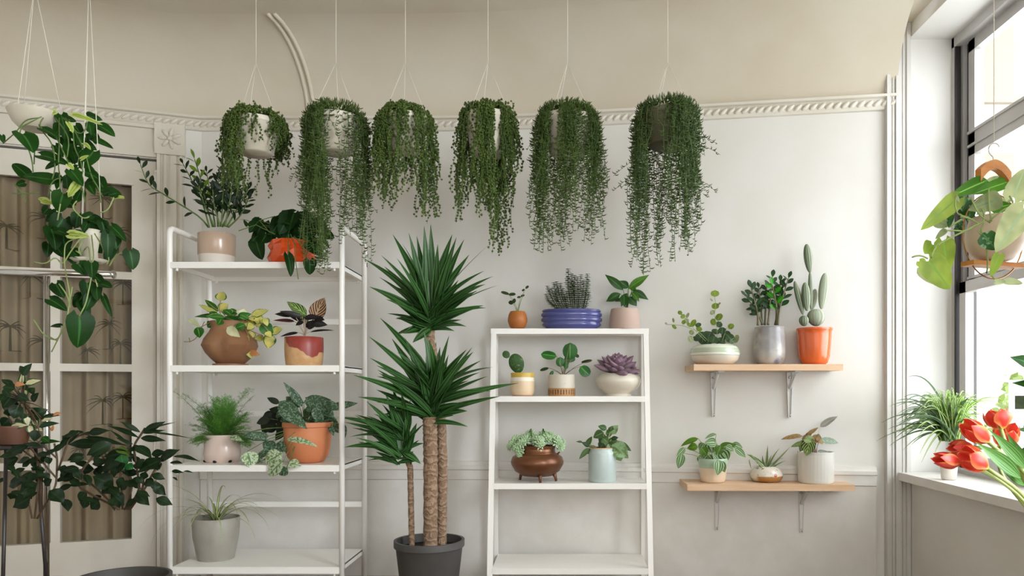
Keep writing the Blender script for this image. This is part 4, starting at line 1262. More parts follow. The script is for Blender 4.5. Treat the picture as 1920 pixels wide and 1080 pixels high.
ox = t.obj()
c = t.mix(t.math('MULTIPLY', t.step(ox[2], .034, .028), t.step(t.noise(6, 2), .45, .55)), c, srgb('#a9793c'))
t.col(c)
root, _ = potted('air_plant', 'small spiky silver-green plant in a low round floral china pot on the lower wall shelf', 'plant', F24, 1020, 3.82, z,
                 [(90, 850), (125, 842), (145, 810), (148, 780), (130, 740), (95, 716), (88, 712)], t.m)
M['air'] = leaf_mat('silver_strap_leaf', '#7d8f70', '#b5c0a6', 'edge', rough=.5, trans=.2, thr=.6)
leaves(root, F24, 3.82, [(1000, 700, 850, 535, 50, 1), (1000, 705, 880, 545, 26), (1020, 690, 1030, 470, 34), (1030, 690, 1130, 490, 26), (1030, 700, 1240, 480, 24), (1010, 700, 920, 600, 34), (1030, 700, 1110, 600, 34), (1000, 710, 880, 700, 30), (1040, 705, 1120, 640, 34), (1010, 700, 950, 640, 36), (1030, 700, 1080, 640, 36), (1040, 700, 1180, 560, 24), (1010, 690, 975, 560, 28), (1030, 695, 1060, 560, 30), (990, 705, 930, 660, 36), (1040, 710, 1140, 700, 28), (1030, 690, 1000, 620, 34), (860, 600, 880, 690, 14), (1040, 700, 1200, 600, 18)],
       [M['air'], M['pep_g']], 'blade', random.Random(5), bend=1.0, dy=.4, roll=.5, fold=.35)
root, _ = potted('rattlesnake_plant', 'patterned-leaf plant with reddish undersides in a white ribbed cylinder pot', 'plant', F24, 1475, 3.775, z,
                 [(152, 845), (158, 838), (160, 820), (160, 590), (161, 570), (163, 562)], mat('white_gloss_glaze', '#d8d5ce', None, 5, .25, coat=.5), n=96, fn=lambda p, t: Vector((p.x*(1+.006*cos(32*t)), p.y*(1+.006*cos(32*t)), p.z)))
M['rat'] = leaf_mat('striped_green_leaf', '#263a20', '#98ad68', 'stripe', rib='#8fa564', rough=.4, trans=.15, n=5, slope=.6, thr=.2)
M['rat_r'] = leaf_mat('russet_striped_leaf', '#6f3020', '#b0a468', 'stripe', rib='#a86a4a', rough=.4, trans=.15, n=5, slope=.6, thr=.3)
M['rat_g'] = leaf_mat('grey_striped_leaf', '#4f6f5c', '#b3c4ae', 'stripe', rib='#95a995', rough=.4, trans=.2, n=5, slope=.6, thr=.3)
M['rat_p'] = leaf_mat('pale_grey_leaf', '#9a9a90', rib='#b5b5aa', rough=.5, trans=.3)
leaves(root, F28, 3.765, [(480, 425, 175, 465, 60, 1), (720, 480, 990, 515, 72, 2), (500, 510, 315, 575, 50, 0), (590, 460, 530, 700, 150, 0, -.05), (520, 500, 440, 640, 90, 0), (540, 420, 700, 300, 46, 1), (720, 300, 965, 145, 76, 3, .04), (470, 460, 600, 470, 90, 1), (600, 440, 730, 500, 90, 1), (520, 440, 620, 360, 50, 1), (680, 640, 880, 665, 50, 3), (560, 480, 680, 500, 80, 1), (700, 500, 770, 520, 60, 1), (510, 480, 480, 580, 80, 0)]+fill(random.Random(5), 5, 480, 720, 430, 520, 130, 75, 0, .6)+fill(random.Random(6), 5, 460, 700, 420, 480, 120, 70, 1, .3),
       [M['rat'], M['rat_r'], M['rat_g'], M['rat_p']], 'ovate', random.Random(5), bend=.4, dy=.35, roll=.3, wide=1.3, wave=.05, crown=(650, 690), stem_m=M['pinkstem'], single=True, name='leaf')
# ---------------------------------------------------------------- six hanging baskets of trailing succulents
M['hangpot'] = mat('white_hanging_pot', '#cfc8b9', '#c3bba9', 6, .45)
M['hangpot_g'] = mat('olive_hanging_pot', '#5f5c45', '#4f4d38', 6, .6)
M['cord'] = mat('white_cord', '#d9d3c4', None, 4, .7)
M['pearl'] = leaf_mat('pearl_leaf', '#506a34', rough=.45, trans=.15)
M['hook_leaf'] = leaf_mat('fishhook_leaf', '#4c6636', rough=.45, trans=.2)
M['hook_leaf2'] = leaf_mat('blue_green_fishhook_leaf', '#4a653c', rough=.4, trans=.18)
def crescent(mb, p, d, up, L, w):
    d, u, s = basis(d, up)
    vs, fs = [], []
    q = Vector(p); t = d; nn = u
    k = 3
    for i in range(k+1):
        r = w*(.55, 1.0, .8, .08)[i]
        for a in ((1, 0), (0, 1), (-1, 0), (0, -1)): vs.append(q+s*(a[0]*r)+nn*(a[1]*r))
        rot = Quaternion(s, .55)
        q = q+t*(L/k); t = rot@t; nn = rot@nn
    for i in range(k):
        for j in range(4): fs.append((i*4+j, i*4+(j+1) % 4, i*4+4+(j+1) % 4, i*4+4+j))
    mb.add(vs, fs, [(.5, .5)]*len(vs))
def prof_at(pr, x):
    if x <= pr[0][0]: return pr[0][1]
    for (a, y0), (b, y1) in zip(pr, pr[1:]):
        if x <= b: return y0+(y1-y0)*(x-a)/(b-a)
    return pr[-1][1]
def hanging(label, cx, Y, hw, ytop, ybot, bhw, prof, kind, n, seed, gaps=(), sprays=(), yring=118, potm=None, xs=(0, 0), leafm=None, dens=1.0, dome=26):
    rnd = random.Random(seed)
    k = Y/F
    c = P(cx, ybot, Y)
    root = thing('hanging_string_plant' if kind == 'pearl' else 'hanging_fishhook_plant', label, 'plant', c, 'hanging string plants under the ceiling')
    H = (ybot-ytop)*k; rt = hw*k; rb = bhw*k
    q = MB()
    q.lathe(c, [(0, 0), (rb*.9, 0), (rb, .006), (rb+(rt-rb)*.86, H*.84), (rt*.985, H*.86), (rt, H*.88), (rt, H), (rt-.006, H), (rt-.010, H*.8)], 40)
    q.build('pot', potm or M['hangpot'], root, angle=R(40))
    q = MB(); q.lathe(c, [(0, H*.9), (rt-.006, H*.86)], 30); q.build('soil', M['soil'], root)
    ring = Vector((c.x, Y, EYE+(VY-yring)*k))
    for j in range(3):
        a = R((200, 325, 85)[j]+seed*7)
        q = MB(); q.tube([Vector((c.x+rt*.97*cos(a), Y+rt*.97*sin(a), c.z+H)), ring], .0013, 5); q.build('cord', M['cord'], root)
    q = MB(); q.tube([ring, Vector((ring.x, Y, ZC-.03))], .0015, 5); q.build('cord', M['cord'], root)
    q = MB(); q.tube([Vector((ring.x+.010*cos(t), Y, ZC-.026+.012*sin(t))) for t in [R(-110+i*28) for i in range(9)]]+[Vector((ring.x, Y, ZC))], .0022, 6)
    q.build('hook', M['steel'], root)
    lf, vn = MB(), MB()
    def put(pts, sp, scale=1.0, skip=0.0):
        vn.tube(pts, .0009, 4, cap=False)
        acc = 0
        for a, b in zip(pts, pts[1:]):
            seg = b-a; L = seg.length
            if L < 1e-6: continue
            d = seg/L
            while acc < L:
                p = a+d*acc
                an = rnd.uniform(0, 2*pi)
                o = Vector((cos(an), sin(an), 0))
                s = scale*rnd.uniform(.75, 1.15)
                if kind == 'pearl':
                    lf.bead(p+o*.0066*s, .0056*s, k=1.15)
                else:
                    crescent(lf, p, o+d*.35, Vector((0, 0, 1))-d*.2, .024*s, .0025*s)
                acc += sp*rnd.uniform(.7, 1.3)
            acc -= L
    def strand(a, yend, rout, r0=None, z0=None):
        ca, sa = cos(a), sin(a)
        r0 = rt*rnd.uniform(.15, .85) if r0 is None else r0
        top = H+dome*k*rnd.uniform(.1, .9)
        zend = (VY-yend)*k+EYE-c.z
        rr = rout
        pts = [Vector((c.x+r0*ca, Y+r0*sa, c.z+H*.93)), Vector((c.x+(r0+.35*(rr-r0))*ca, Y+(r0+.35*(rr-r0))*sa, c.z+top)), Vector((c.x+rr*.93*ca, Y+rr*.93*sa, c.z+H+.002)), Vector((c.x+rr*ca, Y+rr*sa, c.z+H*.75))]
        z = H*.75; w1, w2, ph = rnd.uniform(-.02, .02), rnd.uniform(.003, .010), rnd.uniform(0, 6)
        m = max(2, int((z-zend)/.03))
        for i in range(1, m+1):
            f = i/m
            zz = z+(zend-z)*f
            a2 = w1*f*2+w2*sin(ph+f*9)
            pts.append(Vector((c.x+rr*ca+a2, Y+rr*sa+w2*cos(ph*2+f*7), c.z+zz)))
        return pts
    clumps = [(rnd.uniform(0, 2*pi), rnd.uniform(.55, 1.0)) for _ in range(13)]
    sp = .0125 if kind == 'pearl' else .0125
    i = 0
    while i < n:
        cl = rnd.choice(clumps)
        free = rnd.random() < .35
        a = rnd.uniform(0, 2*pi) if free else cl[0]+rnd.gauss(0, .17)
        front = sin(a) < .35
        dg = math.degrees(a) % 360
        x = cx+hw*1.12*cos(a)
        hide = any(g0 < x < g1 for g0, g1 in gaps) and front
        i += 1
        if hide and rnd.random() > .06: continue
        rout = rt*rnd.uniform(1.02, 1.30)
        xx = cx+rout/k*cos(a)
        ye = prof_at(prof, xx)
        f = rnd.random()
        yend = ytop+(ye-ytop)*((1-.8*f**1.2) if free else (1-.55*f**2.2)*(cl[1] if cl[1] < .8 else 1.0))
        if yend < ybot-20 and rnd.random() < .3: yend = ybot
        put(strand(a, yend, rout), sp, 1.0)
    for x, y, ye in sprays:
        dx = (x-cx)*k
        b = Vector((c.x+(rt*1.1 if dx > 0 else -rt*1.1), Y-rnd.uniform(0, .1), EYE+(VY-y)*k+.05))
        e = P(x, ye, Y-rnd.uniform(-.03, .1))
        mid = (b+e)/2+Vector((0, 0, .012))
        put([b*(1-t)**2+mid*2*t*(1-t)+e*t*t for t in [j/6 for j in range(7)]], sp*.9, .9)
    for j in range(int(330*dens)):     # the mound over the rim
        a = rnd.uniform(0, 2*pi); r = rt*1.1*math.sqrt(rnd.random())
        p = Vector((c.x+r*cos(a), Y+r*sin(a), c.z+H+dome*k*math.sqrt(max(0, 1-(r/rt/1.12)**2))*rnd.uniform(.3, 1)))
        if kind == 'pearl': lf.bead(p, .0058)
        else: crescent(lf, p, Vector((cos(a), sin(a), rnd.uniform(.2, 1.6))), Vector((0, 0, 1)), .026, .0024)
    lf.build('trailing_foliage', leafm or (M['pearl'] if kind == 'pearl' else M['hook_leaf']), root)
    vn.build('vines', M['stem'], root)

hanging('leftmost hanging string plant, bead-leaved and short, white pot showing on its right side', 480, 3.35, 45, 228, 290, 31,
        [(415, 300), (430, 350), (450, 372), (478, 372), (492, 300), (510, 330), (525, 275), (535, 260)], 'pearl', 210, 11, [(500, 520)])
hanging('second hanging plant from the left, long curved leaves parted over a white pot', 630, 3.35, 46, 222, 288, 31,
        [(560, 380), (575, 470), (600, 520), (625, 500), (645, 380), (655, 400), (668, 510), (688, 510), (700, 400)], 'hook', 170, 2, [(634, 660)], [(545, 330, 340), (552, 345, 352), (558, 300, 305), (708, 385, 400), (560, 360, 372)])
hanging('third hanging plant from the left, bead-leaved and short, fully covering its pot', 760, 3.35, 44, 222, 285, 31,
        [(708, 340), (718, 380), (735, 385), (752, 350), (770, 385), (790, 415), (806, 412), (814, 350)], 'pearl', 190, 3, [(776, 784)])
hanging('fourth hanging plant from the left, bead-leaved with tails crossing, white pot slit at right', 915, 3.35, 43, 218, 292, 32,
        [(865, 400), (873, 445), (882, 400), (900, 380), (918, 460), (932, 478), (946, 440), (955, 430), (963, 330)], 'pearl', 200, 4, [(931, 945)], [(968, 225, 235)])
hanging('fifth hanging plant from the left, dense curved leaves with long left and right tails', 1064, 3.30, 48, 222, 290, 34,
        [(1003, 400), (1015, 480), (1030, 478), (1045, 430), (1062, 470), (1080, 400), (1100, 470), (1115, 460), (1130, 380)], 'hook', 200, 5, [(1036, 1046)], [(985, 375, 390), (990, 400, 410), (988, 270, 282), (995, 355, 352), (990, 360, 370), (1000, 410, 420)], leafm=M['hook_leaf'])
hanging('rightmost hanging plant under the ceiling, long loose curved leaves over a dark pot', 1252, 3.25, 50, 214, 276, 36,
        [(1190, 480), (1205, 500), (1220, 520), (1240, 500), (1260, 500), (1280, 470), (1300, 455), (1315, 380)], 'hook', 165, 6, [(1230, 1240)], [(1180, 236, 240), (1150, 325, 330), (1165, 355, 352), (1150, 350, 358), (1350, 300, 290), (1345, 285, 270), (1330, 365, 370), (1345, 360, 362), (1185, 300, 275)], potm=M['hangpot_g'], leafm=M['hook_leaf2'])

# ---------------------------------------------------------------- yucca with three canes
Y = 3.52
M['cane'] = NT('tmp').m; bpy.data.materials.remove(M['cane'])
t = NT('yucca_bark'); t.set(.85)
ox = t.obj()
w = t.math('SINE', t.math('ADD', t.math('MULTIPLY', ox[2], 190.0), t.math('MULTIPLY', t.noise(30, 4), 18.0)))
t.col(t.mix(t.step(w, -.3, .8), srgb('#7a614c'), srgb('#937a63')))
t.bump(w, .6, .004); M['cane'] = t.m
xy = P(805, 0, Y).x
root = thing('yucca', 'large sword-leaved plant on bare brown canes standing between the rack and the shelf unit', 'plant', (xy, Y, 0))
q = MB(); q.lathe((xy, Y, 0), [(0, 0), (.12, 0), (.125, .01), (.155, .27), (.165, .28), (.165, .31), (.152, .31), (.148, .27), (0, .268)], 40)
q.build('pot', mat('charcoal_planter', '#4a4846', '#413f3d', 6, .6), root, angle=R(40))
q = MB(); q.lathe((xy, Y, 0), [(0, .275), (.150, .272)], 30); q.build('soil', M['soil'], root)
def cane(pts, r):
    w = [F8.P(x, y, Y+d) for x, y, d in pts]
    w.append(Vector((xy+(w[-1].x-xy)*.9, w[-1].y, .25)))
    q = MB()
    k = 40; o = []
    for i in range(k+1):
        f = i/k*(len(w)-1); a = min(int(f), len(w)-2); o.append(w[a].lerp(w[a+1], f-a))
    q.tube(o, [r*(1+.06*sin(i*2.1)) for i in range(k+1)], 18); q.build('trunk', M['cane'], root)
cane([(434, 430, .02), (436, 520, .02), (466, 650, .03), (482, 800, .03), (492, 1060, .02)], .0245)
cane([(436, 850, -.03), (438, 920, -.03), (440, 1060, -.03)], .033)
cane([(325, 1010, -.02), (350, 1070, -.02)], .014)
def head(name, bx, by, tips, W, rnd, n, ell, d0=0.0, spread=22, rise=(-70, 25)):
    """a crown of sword blades: the listed tips plus n more filling the ellipse ell = (x, y, rx, ry)"""
    mb = MB()
    c = F8.P(bx, by, Y+d0)
    ex, ey, rx, ry = ell
    more = []
    for i in range(n):
        a = rnd.uniform(-.25, 1.25)*pi; r = rnd.uniform(.55, 1.0)
        more.append((ex+rx*r*cos(a), ey-ry*r*sin(a)))
    for j, (tx, ty) in enumerate(list(tips)+more):
        f = min(1, max(0, (by-ty)/(by-ey+ry)))
        B = F8.P(bx+rnd.uniform(-spread, spread), by+rise[0]*f*rnd.random()+rise[1]*(1-f)*rnd.random(), Y+d0+rnd.uniform(-.02, .02))
        T0 = F8.P(tx, ty, Y+d0)
        L = (T0-c).length
        span = (-.75, .35) if j >= len(tips) else (-.5, .2)
        T = F8.P(tx, ty, Y+d0+rnd.uniform(*span)*L)
        out = (T-c); out.z = 0
        n_ = Vector((0, 0, .8))-out.normalized()*.2+(EYEV-B).normalized()*rnd.uniform(.5, 1.3)
        arc_leaf(mb, B, T, W*rnd.uniform(.8, 1.15), n_, 'blade', rnd.uniform(.1, .4)+(.6*rnd.random() if abs(tx-bx) > .8*abs(ty-by) else 0), .18, 0, 10)
    mb.build(name, M['yucca'], root)
head('leaf_crown', 440, 445, [(275, 40), (350, 40), (380, 52), (415, 8), (440, 0), (532, 42), (550, 60), (583, 66), (606, 130), (687, 88), (662, 195), (702, 216), (724, 257), (672, 350), (232, 132), (150, 137), (178, 268), (220, 225), (330, 82), (238, 180), (250, 385), (255, 310), (630, 280), (545, 465), (400, 230), (640, 290), (320, 480), (360, 520), (500, 120), (470, 90), (300, 330), (590, 240), (480, 300), (430, 260), (345, 200)],
     .054, random.Random(1), 24, (445, 320, 245, 250))
head('leaf_crown', 445, 850, [(220, 405), (170, 490), (178, 580), (105, 655), (220, 645), (330, 500), (515, 488), (620, 542), (700, 610), (660, 595), (562, 630), (690, 665), (826, 692), (745, 755), (602, 885), (270, 500), (415, 470), (122, 752), (230, 660), (480, 540), (375, 610), (300, 560), (640, 640), (700, 720), (400, 760), (590, 780), (540, 840), (460, 600), (300, 700), (330, 640), (600, 820), (380, 840)],
     .052, random.Random(2), 26, (450, 720, 280, 210), -.03, 24, (-200, 35))
head('leaf_crown', 320, 1000, [(30, 838), (62, 868), (85, 920), (60, 972), (190, 932), (240, 740), (272, 715), (110, 850), (130, 892), (200, 1000), (282, 1035), (262, 1015), (372, 900), (300, 800), (330, 850), (160, 830), (360, 1000), (410, 960), (95, 890), (230, 790), (250, 860), (350, 780), (240, 1040), (390, 1040)],
     .038, random.Random(3), 24, (265, 930, 190, 200), -.04, 26, (-150, 60))

# ---------------------------------------------------------------- plants in front of the glazed door
def vine(q, zf, Y, pts, r=.0022):
    q.tube(rnd_path([zf.P(x, y, Y+(d[0] if d else 0)) for x, y, *d in pts], .025, 4), r, 6)
def hang_cords(root, zf, cx, cy, Y, rr, ztop, x_to=None):
    ring = Vector((root.location.x, Y, ztop-.22))
    for j in range(3):
        a = R(30+120*j)
        q = MB(); q.tube([Vector((root.location.x+rr*cos(a), Y+rr*sin(a), zf.P(cx, cy, Y).z)), ring], .0016, 5); q.build('cord', M['cord'], root)
    q = MB(); q.tube([ring, Vector((ring.x, Y, ztop))], .0016, 5); q.build('cord', M['cord'], root)
    q = MB(); q.ell((ring.x, Y, ztop-.006), (Vector((.012, 0, 0)), Vector((0, .012, 0)), Vector((0, 0, .008))), 10, 6); q.build('hook', M['steel'], root)
Y = 3.02
root = thing('golden_pothos', 'big-leaved trailing plant hanging at the top left corner in a wide white bowl', 'plant', FA.P(350, 340, Y))
k = Y/F/5.4; c = root.location
q = MB(); q.lathe(c, [(0, 0), (130*k, 0), (190*k, 60*k), (230*k, 150*k), (238*k, 170*k), (230*k, 172*k), (200*k, 110*k), (0, 105*k)], 40); q.build('pot', M['hangpot'], root, angle=R(40))
q = MB(); q.lathe(c, [(0, 125*k), (206*k, 122*k)], 30); q.build('soil', M['soil'], root)
hang_cords(root, FA, 350, 170, Y, 232*k, ZC)
leaves(root, FA, Y, [(345, 240, 92, 172, 58), (230, 385, 340, 568, 215, 0, -.16), (425, 330, 600, 425, 110, 0, -.12), (415, 600, 705, 695, 150, 0, -.1), (270, 800, 120, 675, 140), (535, 850, 225, 805, 135, 0, -.08), (1000, 300, 1165, 405, 140), (950, 440, 1148, 530, 95), (740, 188, 1035, 285, 62, 1, -.15), (620, 190, 660, 340, 130), (800, 440, 975, 545, 115), (950, 560, 800, 735, 150, 0, -.1),
    (720, 755, 840, 910, 135, 0, -.12), (690, 690, 748, 745, 60, 1, -.15), (785, 890, 685, 1025, 90, 1, -.12), (860, 765, 1085, 890, 110), (1000, 850, 1090, 1000, 130), (1020, 950, 1115, 985, 95), (1105, 950, 1230, 1000, 80), (1145, 1020, 1262, 1035, 60, 1), (640, 990, 590, 1180, 190, 0, -.1), (880, 200, 1030, 240, 90), (560, 160, 420, 170, 60, 1), (300, 150, 380, 165, 50, 1),
    (640, 420, 700, 540, 130), (760, 300, 840, 420, 120), (860, 380, 760, 500, 120), (680, 560, 760, 690, 120), (600, 300, 560, 420, 110), (850, 560, 950, 640, 100), (690, 270, 740, 370, 60, 1, -.14), (820, 640, 900, 600, 40, 1, -.14), (720, 480, 650, 600, 120), (480, 1060, 380, 1035, 60, 1), (20, 400, 40, 480, 60), (850, 480, 920, 540, 50, 1, -.13), (960, 280, 880, 360, 110), (560, 500, 640, 620, 90), (250, 880, 160, 900, 70), (740, 780, 680, 860, 90),
    (820, 960, 760, 1080, 120), (900, 900, 960, 1000, 90), (680, 860, 720, 960, 90)]+fill(random.Random(2), 26, 500, 960, 200, 900, 125, 100),
    [M['pothos'], M['lime']], 'heart', random.Random(7), bend=.5, dy=.3, roll=.45)
q = MB()
for pts in ([(420, 210), (200, 320), (205, 420), (255, 470), (300, 560), (330, 680), (335, 770)], [(440, 220), (390, 280), (420, 350), (510, 450), (550, 560), (560, 740), (530, 840)], [(560, 220), (680, 380), (700, 470), (680, 620)], [(600, 220), (600, 500), (590, 720), (610, 840), (605, 950)],
            [(640, 220), (740, 320), (750, 520), (820, 660), (840, 770)], [(660, 220), (800, 400), (880, 340), (880, 270)], [(700, 240), (860, 560), (900, 720), (930, 830), (1010, 950), (1020, 1080)], [(400, 220), (250, 240), (180, 350), (30, 480)], [(620, 830), (540, 840), (500, 930), (490, 1030)], [(560, 400), (640, 560), (720, 740), (830, 900), (860, 1080)], [(500, 940), (580, 1035)], [(400, 980), (240, 990), (120, 985)],
            [(350, 560), (345, 690)], [(150, 900), (230, 980), (260, 1080)]):
    vine(q, FA, Y-.10, pts, .0024)
q.build('vines', M['stem'], root)
Y = 2.96
root, _ = potted('heartleaf_pothos', 'dark heart-leaved trailing plant in a white hanging pot above the chrome rail', 'plant', FB, 312, Y, FB.P(0, 478, Y).z,
                 [(45, 478), (62, 470), (64, 455), (54, 440), (52, 400), (60, 340), (72, 280), (76, 268), (80, 262)], M['hangpot'], soil=.1)
c = root.location; k = Y/F/3.6
q = MB(); q.lathe(c, [(0, -2*k), (80*k, 0), (112*k, 22*k), (108*k, 22*k), (78*k, 5*k), (0, 3*k)], 40); q.build('saucer', M['hangpot'], root)
hang_cords(root, FB, 312, 264, Y, 76*k, ZC)
leaves(root, FB, Y, [(325, 190, 475, 280, 105), (465, 230, 565, 335, 80), (440, 285, 440, 445, 90, 0, -.12), (500, 300, 450, 400, 80), (480, 290, 500, 390, 90), (590, 400, 612, 525, 108, 0, -.1), (140, 180, 60, 290, 140), (130, 260, 160, 410, 140), (60, 250, 90, 390, 120), (240, 485, 300, 560, 110, 0, -.13), (90, 620, 145, 715, 95), (330, 480, 335, 580, 90, 0, -.13), (300, 615, 305, 740, 110), (365, 640, 370, 735, 75),
    (50, 725, 165, 800, 95), (260, 740, 312, 855, 90), (250, 840, 238, 1055, 172, 0, -.14), (120, 905, 48, 905, 46), (390, 620, 465, 645, 85), (410, 705, 468, 845, 46), (180, 285, 312, 298, 62, 1, -.13), (200, 90, 130, 40, 80), (150, 60, 90, 60, 70), (450, 0, 400, 20, 60), (480, 40, 550, 30, 30, 1), (500, 10, 440, 20, 60), (40, 110, 0, 150, 70), (0, 60, 75, 80, 50, 1), (190, 0, 180, 35, 50, 1), (340, 280, 380, 300, 50), (240, 150, 220, 250, 90), (280, 160, 330, 200, 60),
    (100, 380, 140, 440, 90), (40, 350, 30, 440, 80), (200, 170, 230, 240, 90), (400, 200, 420, 280, 80), (270, 700, 210, 780, 90), (330, 700, 290, 800, 90), (340, 560, 420, 640, 80)]+fill(random.Random(5), 16, 90, 480, 120, 420, 85, 75),
    [M['philo'], M['lime']], 'heart', random.Random(17), bend=.45, dy=.3, roll=.4)
q = MB()
for pts in ([(300, 290), (150, 340), (145, 480), (185, 700), (170, 830), (120, 960), (60, 1080)], [(330, 290), (345, 430), (325, 600), (290, 760), (240, 850)], [(280, 280), (190, 400), (130, 500), (90, 430), (20, 490), (-60, 470)], [(300, 280), (230, 400), (260, 420), (310, 350), (320, 460)], [(350, 280), (460, 460), (440, 480)], [(450, 500), (490, 430), (540, 405), (590, 410)],
            [(110, 620), (170, 700), (185, 780)], [(200, 640), (180, 760)], [(355, 590), (370, 640)], [(230, 60), (190, 100), (280, 190), (310, 170)], [(480, 35), (440, 130), (385, 140)], [(120, 80), (100, 190)], [(-60, 860), (0, 960), (90, 1010), (140, 930)], [(50, 980), (100, 1005)]):
    vine(q, FB, Y-.07, pts, .0024)
q.build('vines', M['pale_stem'], root)

# variegated plant on a dark plant stand
Y = 2.95
zs = FC.P(0, 752, Y).z
xs_ = FC.P(105, 0, Y).x
st_ = thing('plant_stand', 'slim dark metal plant stand in front of the left door pane, mostly hidden by leaves', 'stand', (xs_, Y, 0))
q = MB(); q.lathe((xs_, Y, 0), [(0, zs-.014), (.105, zs-.014), (.108, zs-.006), (.105, zs), (0, zs)], 32); q.build('top', M['metal_dark'], st_)
for j in range(3):
    a = R(50+120*j)
    q = MB(); q.tube([(xs_+.075*cos(a), Y+.075*sin(a), zs-.012), (xs_+.13*cos(a), Y+.13*sin(a), .0)], .007, 8); q.build('leg', M['metal_dark'], st_)
root, _ = potted('variegated_rubber_plant', 'cream-marked leafy plant in a brown clay pot at the far left before the door', 'plant', FC, 105, Y, zs,
                 [(78, 752), (95, 745), (120, 650), (128, 612), (130, 600)], mat('dark_brown_clay', '#5f3d28', '#523321', 7, .6))
M['creamleaf'] = leaf_mat('cream_marked_leaf', '#d6d2a8', '#2c4a22', 'edge', rib='#c9a98c', rough=.35, trans=.15, thr=.62)
M['darkleaf'] = leaf_mat('very_dark_leaf', '#16301a', rib='#27452a', rough=.3, trans=.08)
leaves(root, FC, Y, [(180, 190, 255, 92, 62, 1), (200, 170, 160, 110, 50, 1), (172, 265, 182, 160, 52), (205, 258, 328, 228, 64), (185, 285, 195, 390, 76), (170, 372, 42, 400, 66, 1), (192, 385, 182, 452, 42), (190, 498, 302, 452, 52), (245, 520, 385, 465, 95, 1), (325, 545, 480, 505, 54, 1), (430, 512, 500, 494, 36, 2), (315, 605, 475, 572, 52, 1), (335, 560, 425, 535, 42), (85, 605, 225, 590, 62), (240, 595, 262, 665, 66),
    (300, 630, 275, 725, 85, 1), (325, 740, 485, 720, 44, 3), (340, 690, 400, 730, 60, 3), (120, 300, 20, 280, 90, 1), (110, 340, 20, 450, 110, 1), (130, 400, 60, 520, 120, 1), (150, 430, 110, 540, 110, 1), (100, 270, 10, 220, 60, 1), (260, 400, 310, 330, 60, 1), (240, 330, 280, 290, 60, 1), (210, 520, 230, 600, 60), (80, 540, 10, 600, 90, 1), (200, 600, 150, 680, 60, 1), (300, 620, 345, 640, 50), (120, 262, 200, 262, 40, 2, -.05), (270, 560, 310, 600, 60),
    (100, 580, 30, 650, 80, 1), (420, 640, 432, 590, 24, 2), (140, 480, 60, 480, 100, 1), (180, 560, 120, 600, 80, 1)]+fill(random.Random(19), 16, 20, 260, 230, 560, 95, 66, 1, .7),
    [M['creamleaf'], M['darkleaf'], M['peach'], M['pothos']], 'ovate', random.Random(3), bend=.5, dy=.35, roll=.4, crown=[(105, 620), (180, 400)], stem_m=M['brown_stem'])

# dark leafy shrubs in floor pots
M['coffee'] = leaf_mat('dark_shrub_leaf', '#142714', rib='#1c331c', rough=.4, trans=.05, spec=.15)
M['coffee_l'] = leaf_mat('green_shrub_leaf', '#235a33', rib='#2f6a3f', rough=.28, trans=.15)
M['coffee_y'] = leaf_mat('lime_shrub_leaf', '#5f8030', rib='#6f9040', rough=.3, trans=.2)
def floor_pot(name, label, x, Y, r, h, pm):
    root = thing(name, label, 'plant', (x, Y, 0))
    q = MB(); q.lathe((x, Y, 0), [(0, 0), (r*.75, 0), (r*.8, .01), (r*.97, h*.93), (r, h*.95), (r, h), (r-.012, h), (r*.9, h*.86), (0, h*.85)], 40); q.build('pot', pm, root, angle=R(40))
    q = MB(); q.lathe((x, Y, 0), [(0, h*.88), (r*.9, h*.87)], 30); q.build('soil', M['soil'], root)
    return root
Y = 2.85
pm = mat('dark_floor_planter', '#3d3833', '#33302b', 6, .6)
root = floor_pot('coffee_plant', 'dark glossy long-leaved shrub at the foot of the rack and door', FD.P(830, 0, Y).x, Y, .17, .30, pm)
leaves(root, FD, Y, [(1045, 325, 800, 190, 62), (1080, 315, 1345, 192, 84), (1085, 320, 1480, 188, 30), (1068, 335, 1345, 295, 44), (1045, 392, 1345, 420, 84), (1030, 392, 640, 228, 66), (420, 330, 665, 300, 90), (370, 320, 95, 380, 76), (380, 380, 880, 475, 74), (360, 330, 540, 345, 46), (900, 460, 670, 285, 34), (960, 470, 740, 380, 40), (620, 470, 145, 460, 130), (700, 450, 395, 600, 160), (985, 490, 1185, 625, 135), (910, 600, 720, 500, 110, 2), (815, 590, 850, 770, 150, 1), (1180, 590, 1345, 555, 95), (1275, 665, 1508, 525, 135),
    (1440, 612, 1755, 655, 64), (1310, 650, 1000, 800, 180), (1400, 690, 1555, 690, 56), (370, 590, 155, 660, 92), (640, 680, 455, 705, 100), (310, 770, 95, 755, 74), (490, 770, 320, 790, 105), (720, 960, 470, 850, 210), (1180, 830, 1345, 885, 95), (880, 800, 1030, 820, 95), (1100, 890, 1312, 990, 42), (420, 950, 175, 965, 66), (270, 890, 50, 880, 96), (1420, 785, 1560, 805, 44), (1560, 790, 1685, 805, 28), (1080, 320, 1660, 385, 24), (900, 560, 600, 620, 120), (800, 560, 600, 700, 110), (1000, 700, 1250, 760, 120),
    (950, 620, 1060, 700, 80), (800, 650, 560, 800, 130), (880, 720, 960, 760, 100, 1), (1430, 860, 1500, 905, 30), (600, 1000, 750, 1060, 160), (900, 900, 1000, 980, 120), (1200, 950, 1350, 1080, 120), (400, 1050, 300, 1150, 140), (700, 1050, 850, 1200, 160), (1000, 1050, 1150, 1200, 130), (550, 1150, 450, 1250, 150)]+fill(random.Random(9), 46, 120, 1350, 620, 1150, 210, 105, 0, .6)+fill(random.Random(12), 10, 500, 1300, 480, 700, 200, 90, 0, .4),
    [M['coffee'], M['coffee_l'], M['coffee_y']], 'lance', random.Random(4), bend=.45, dy=.4, roll=.45, wave=.05)
q = MB()
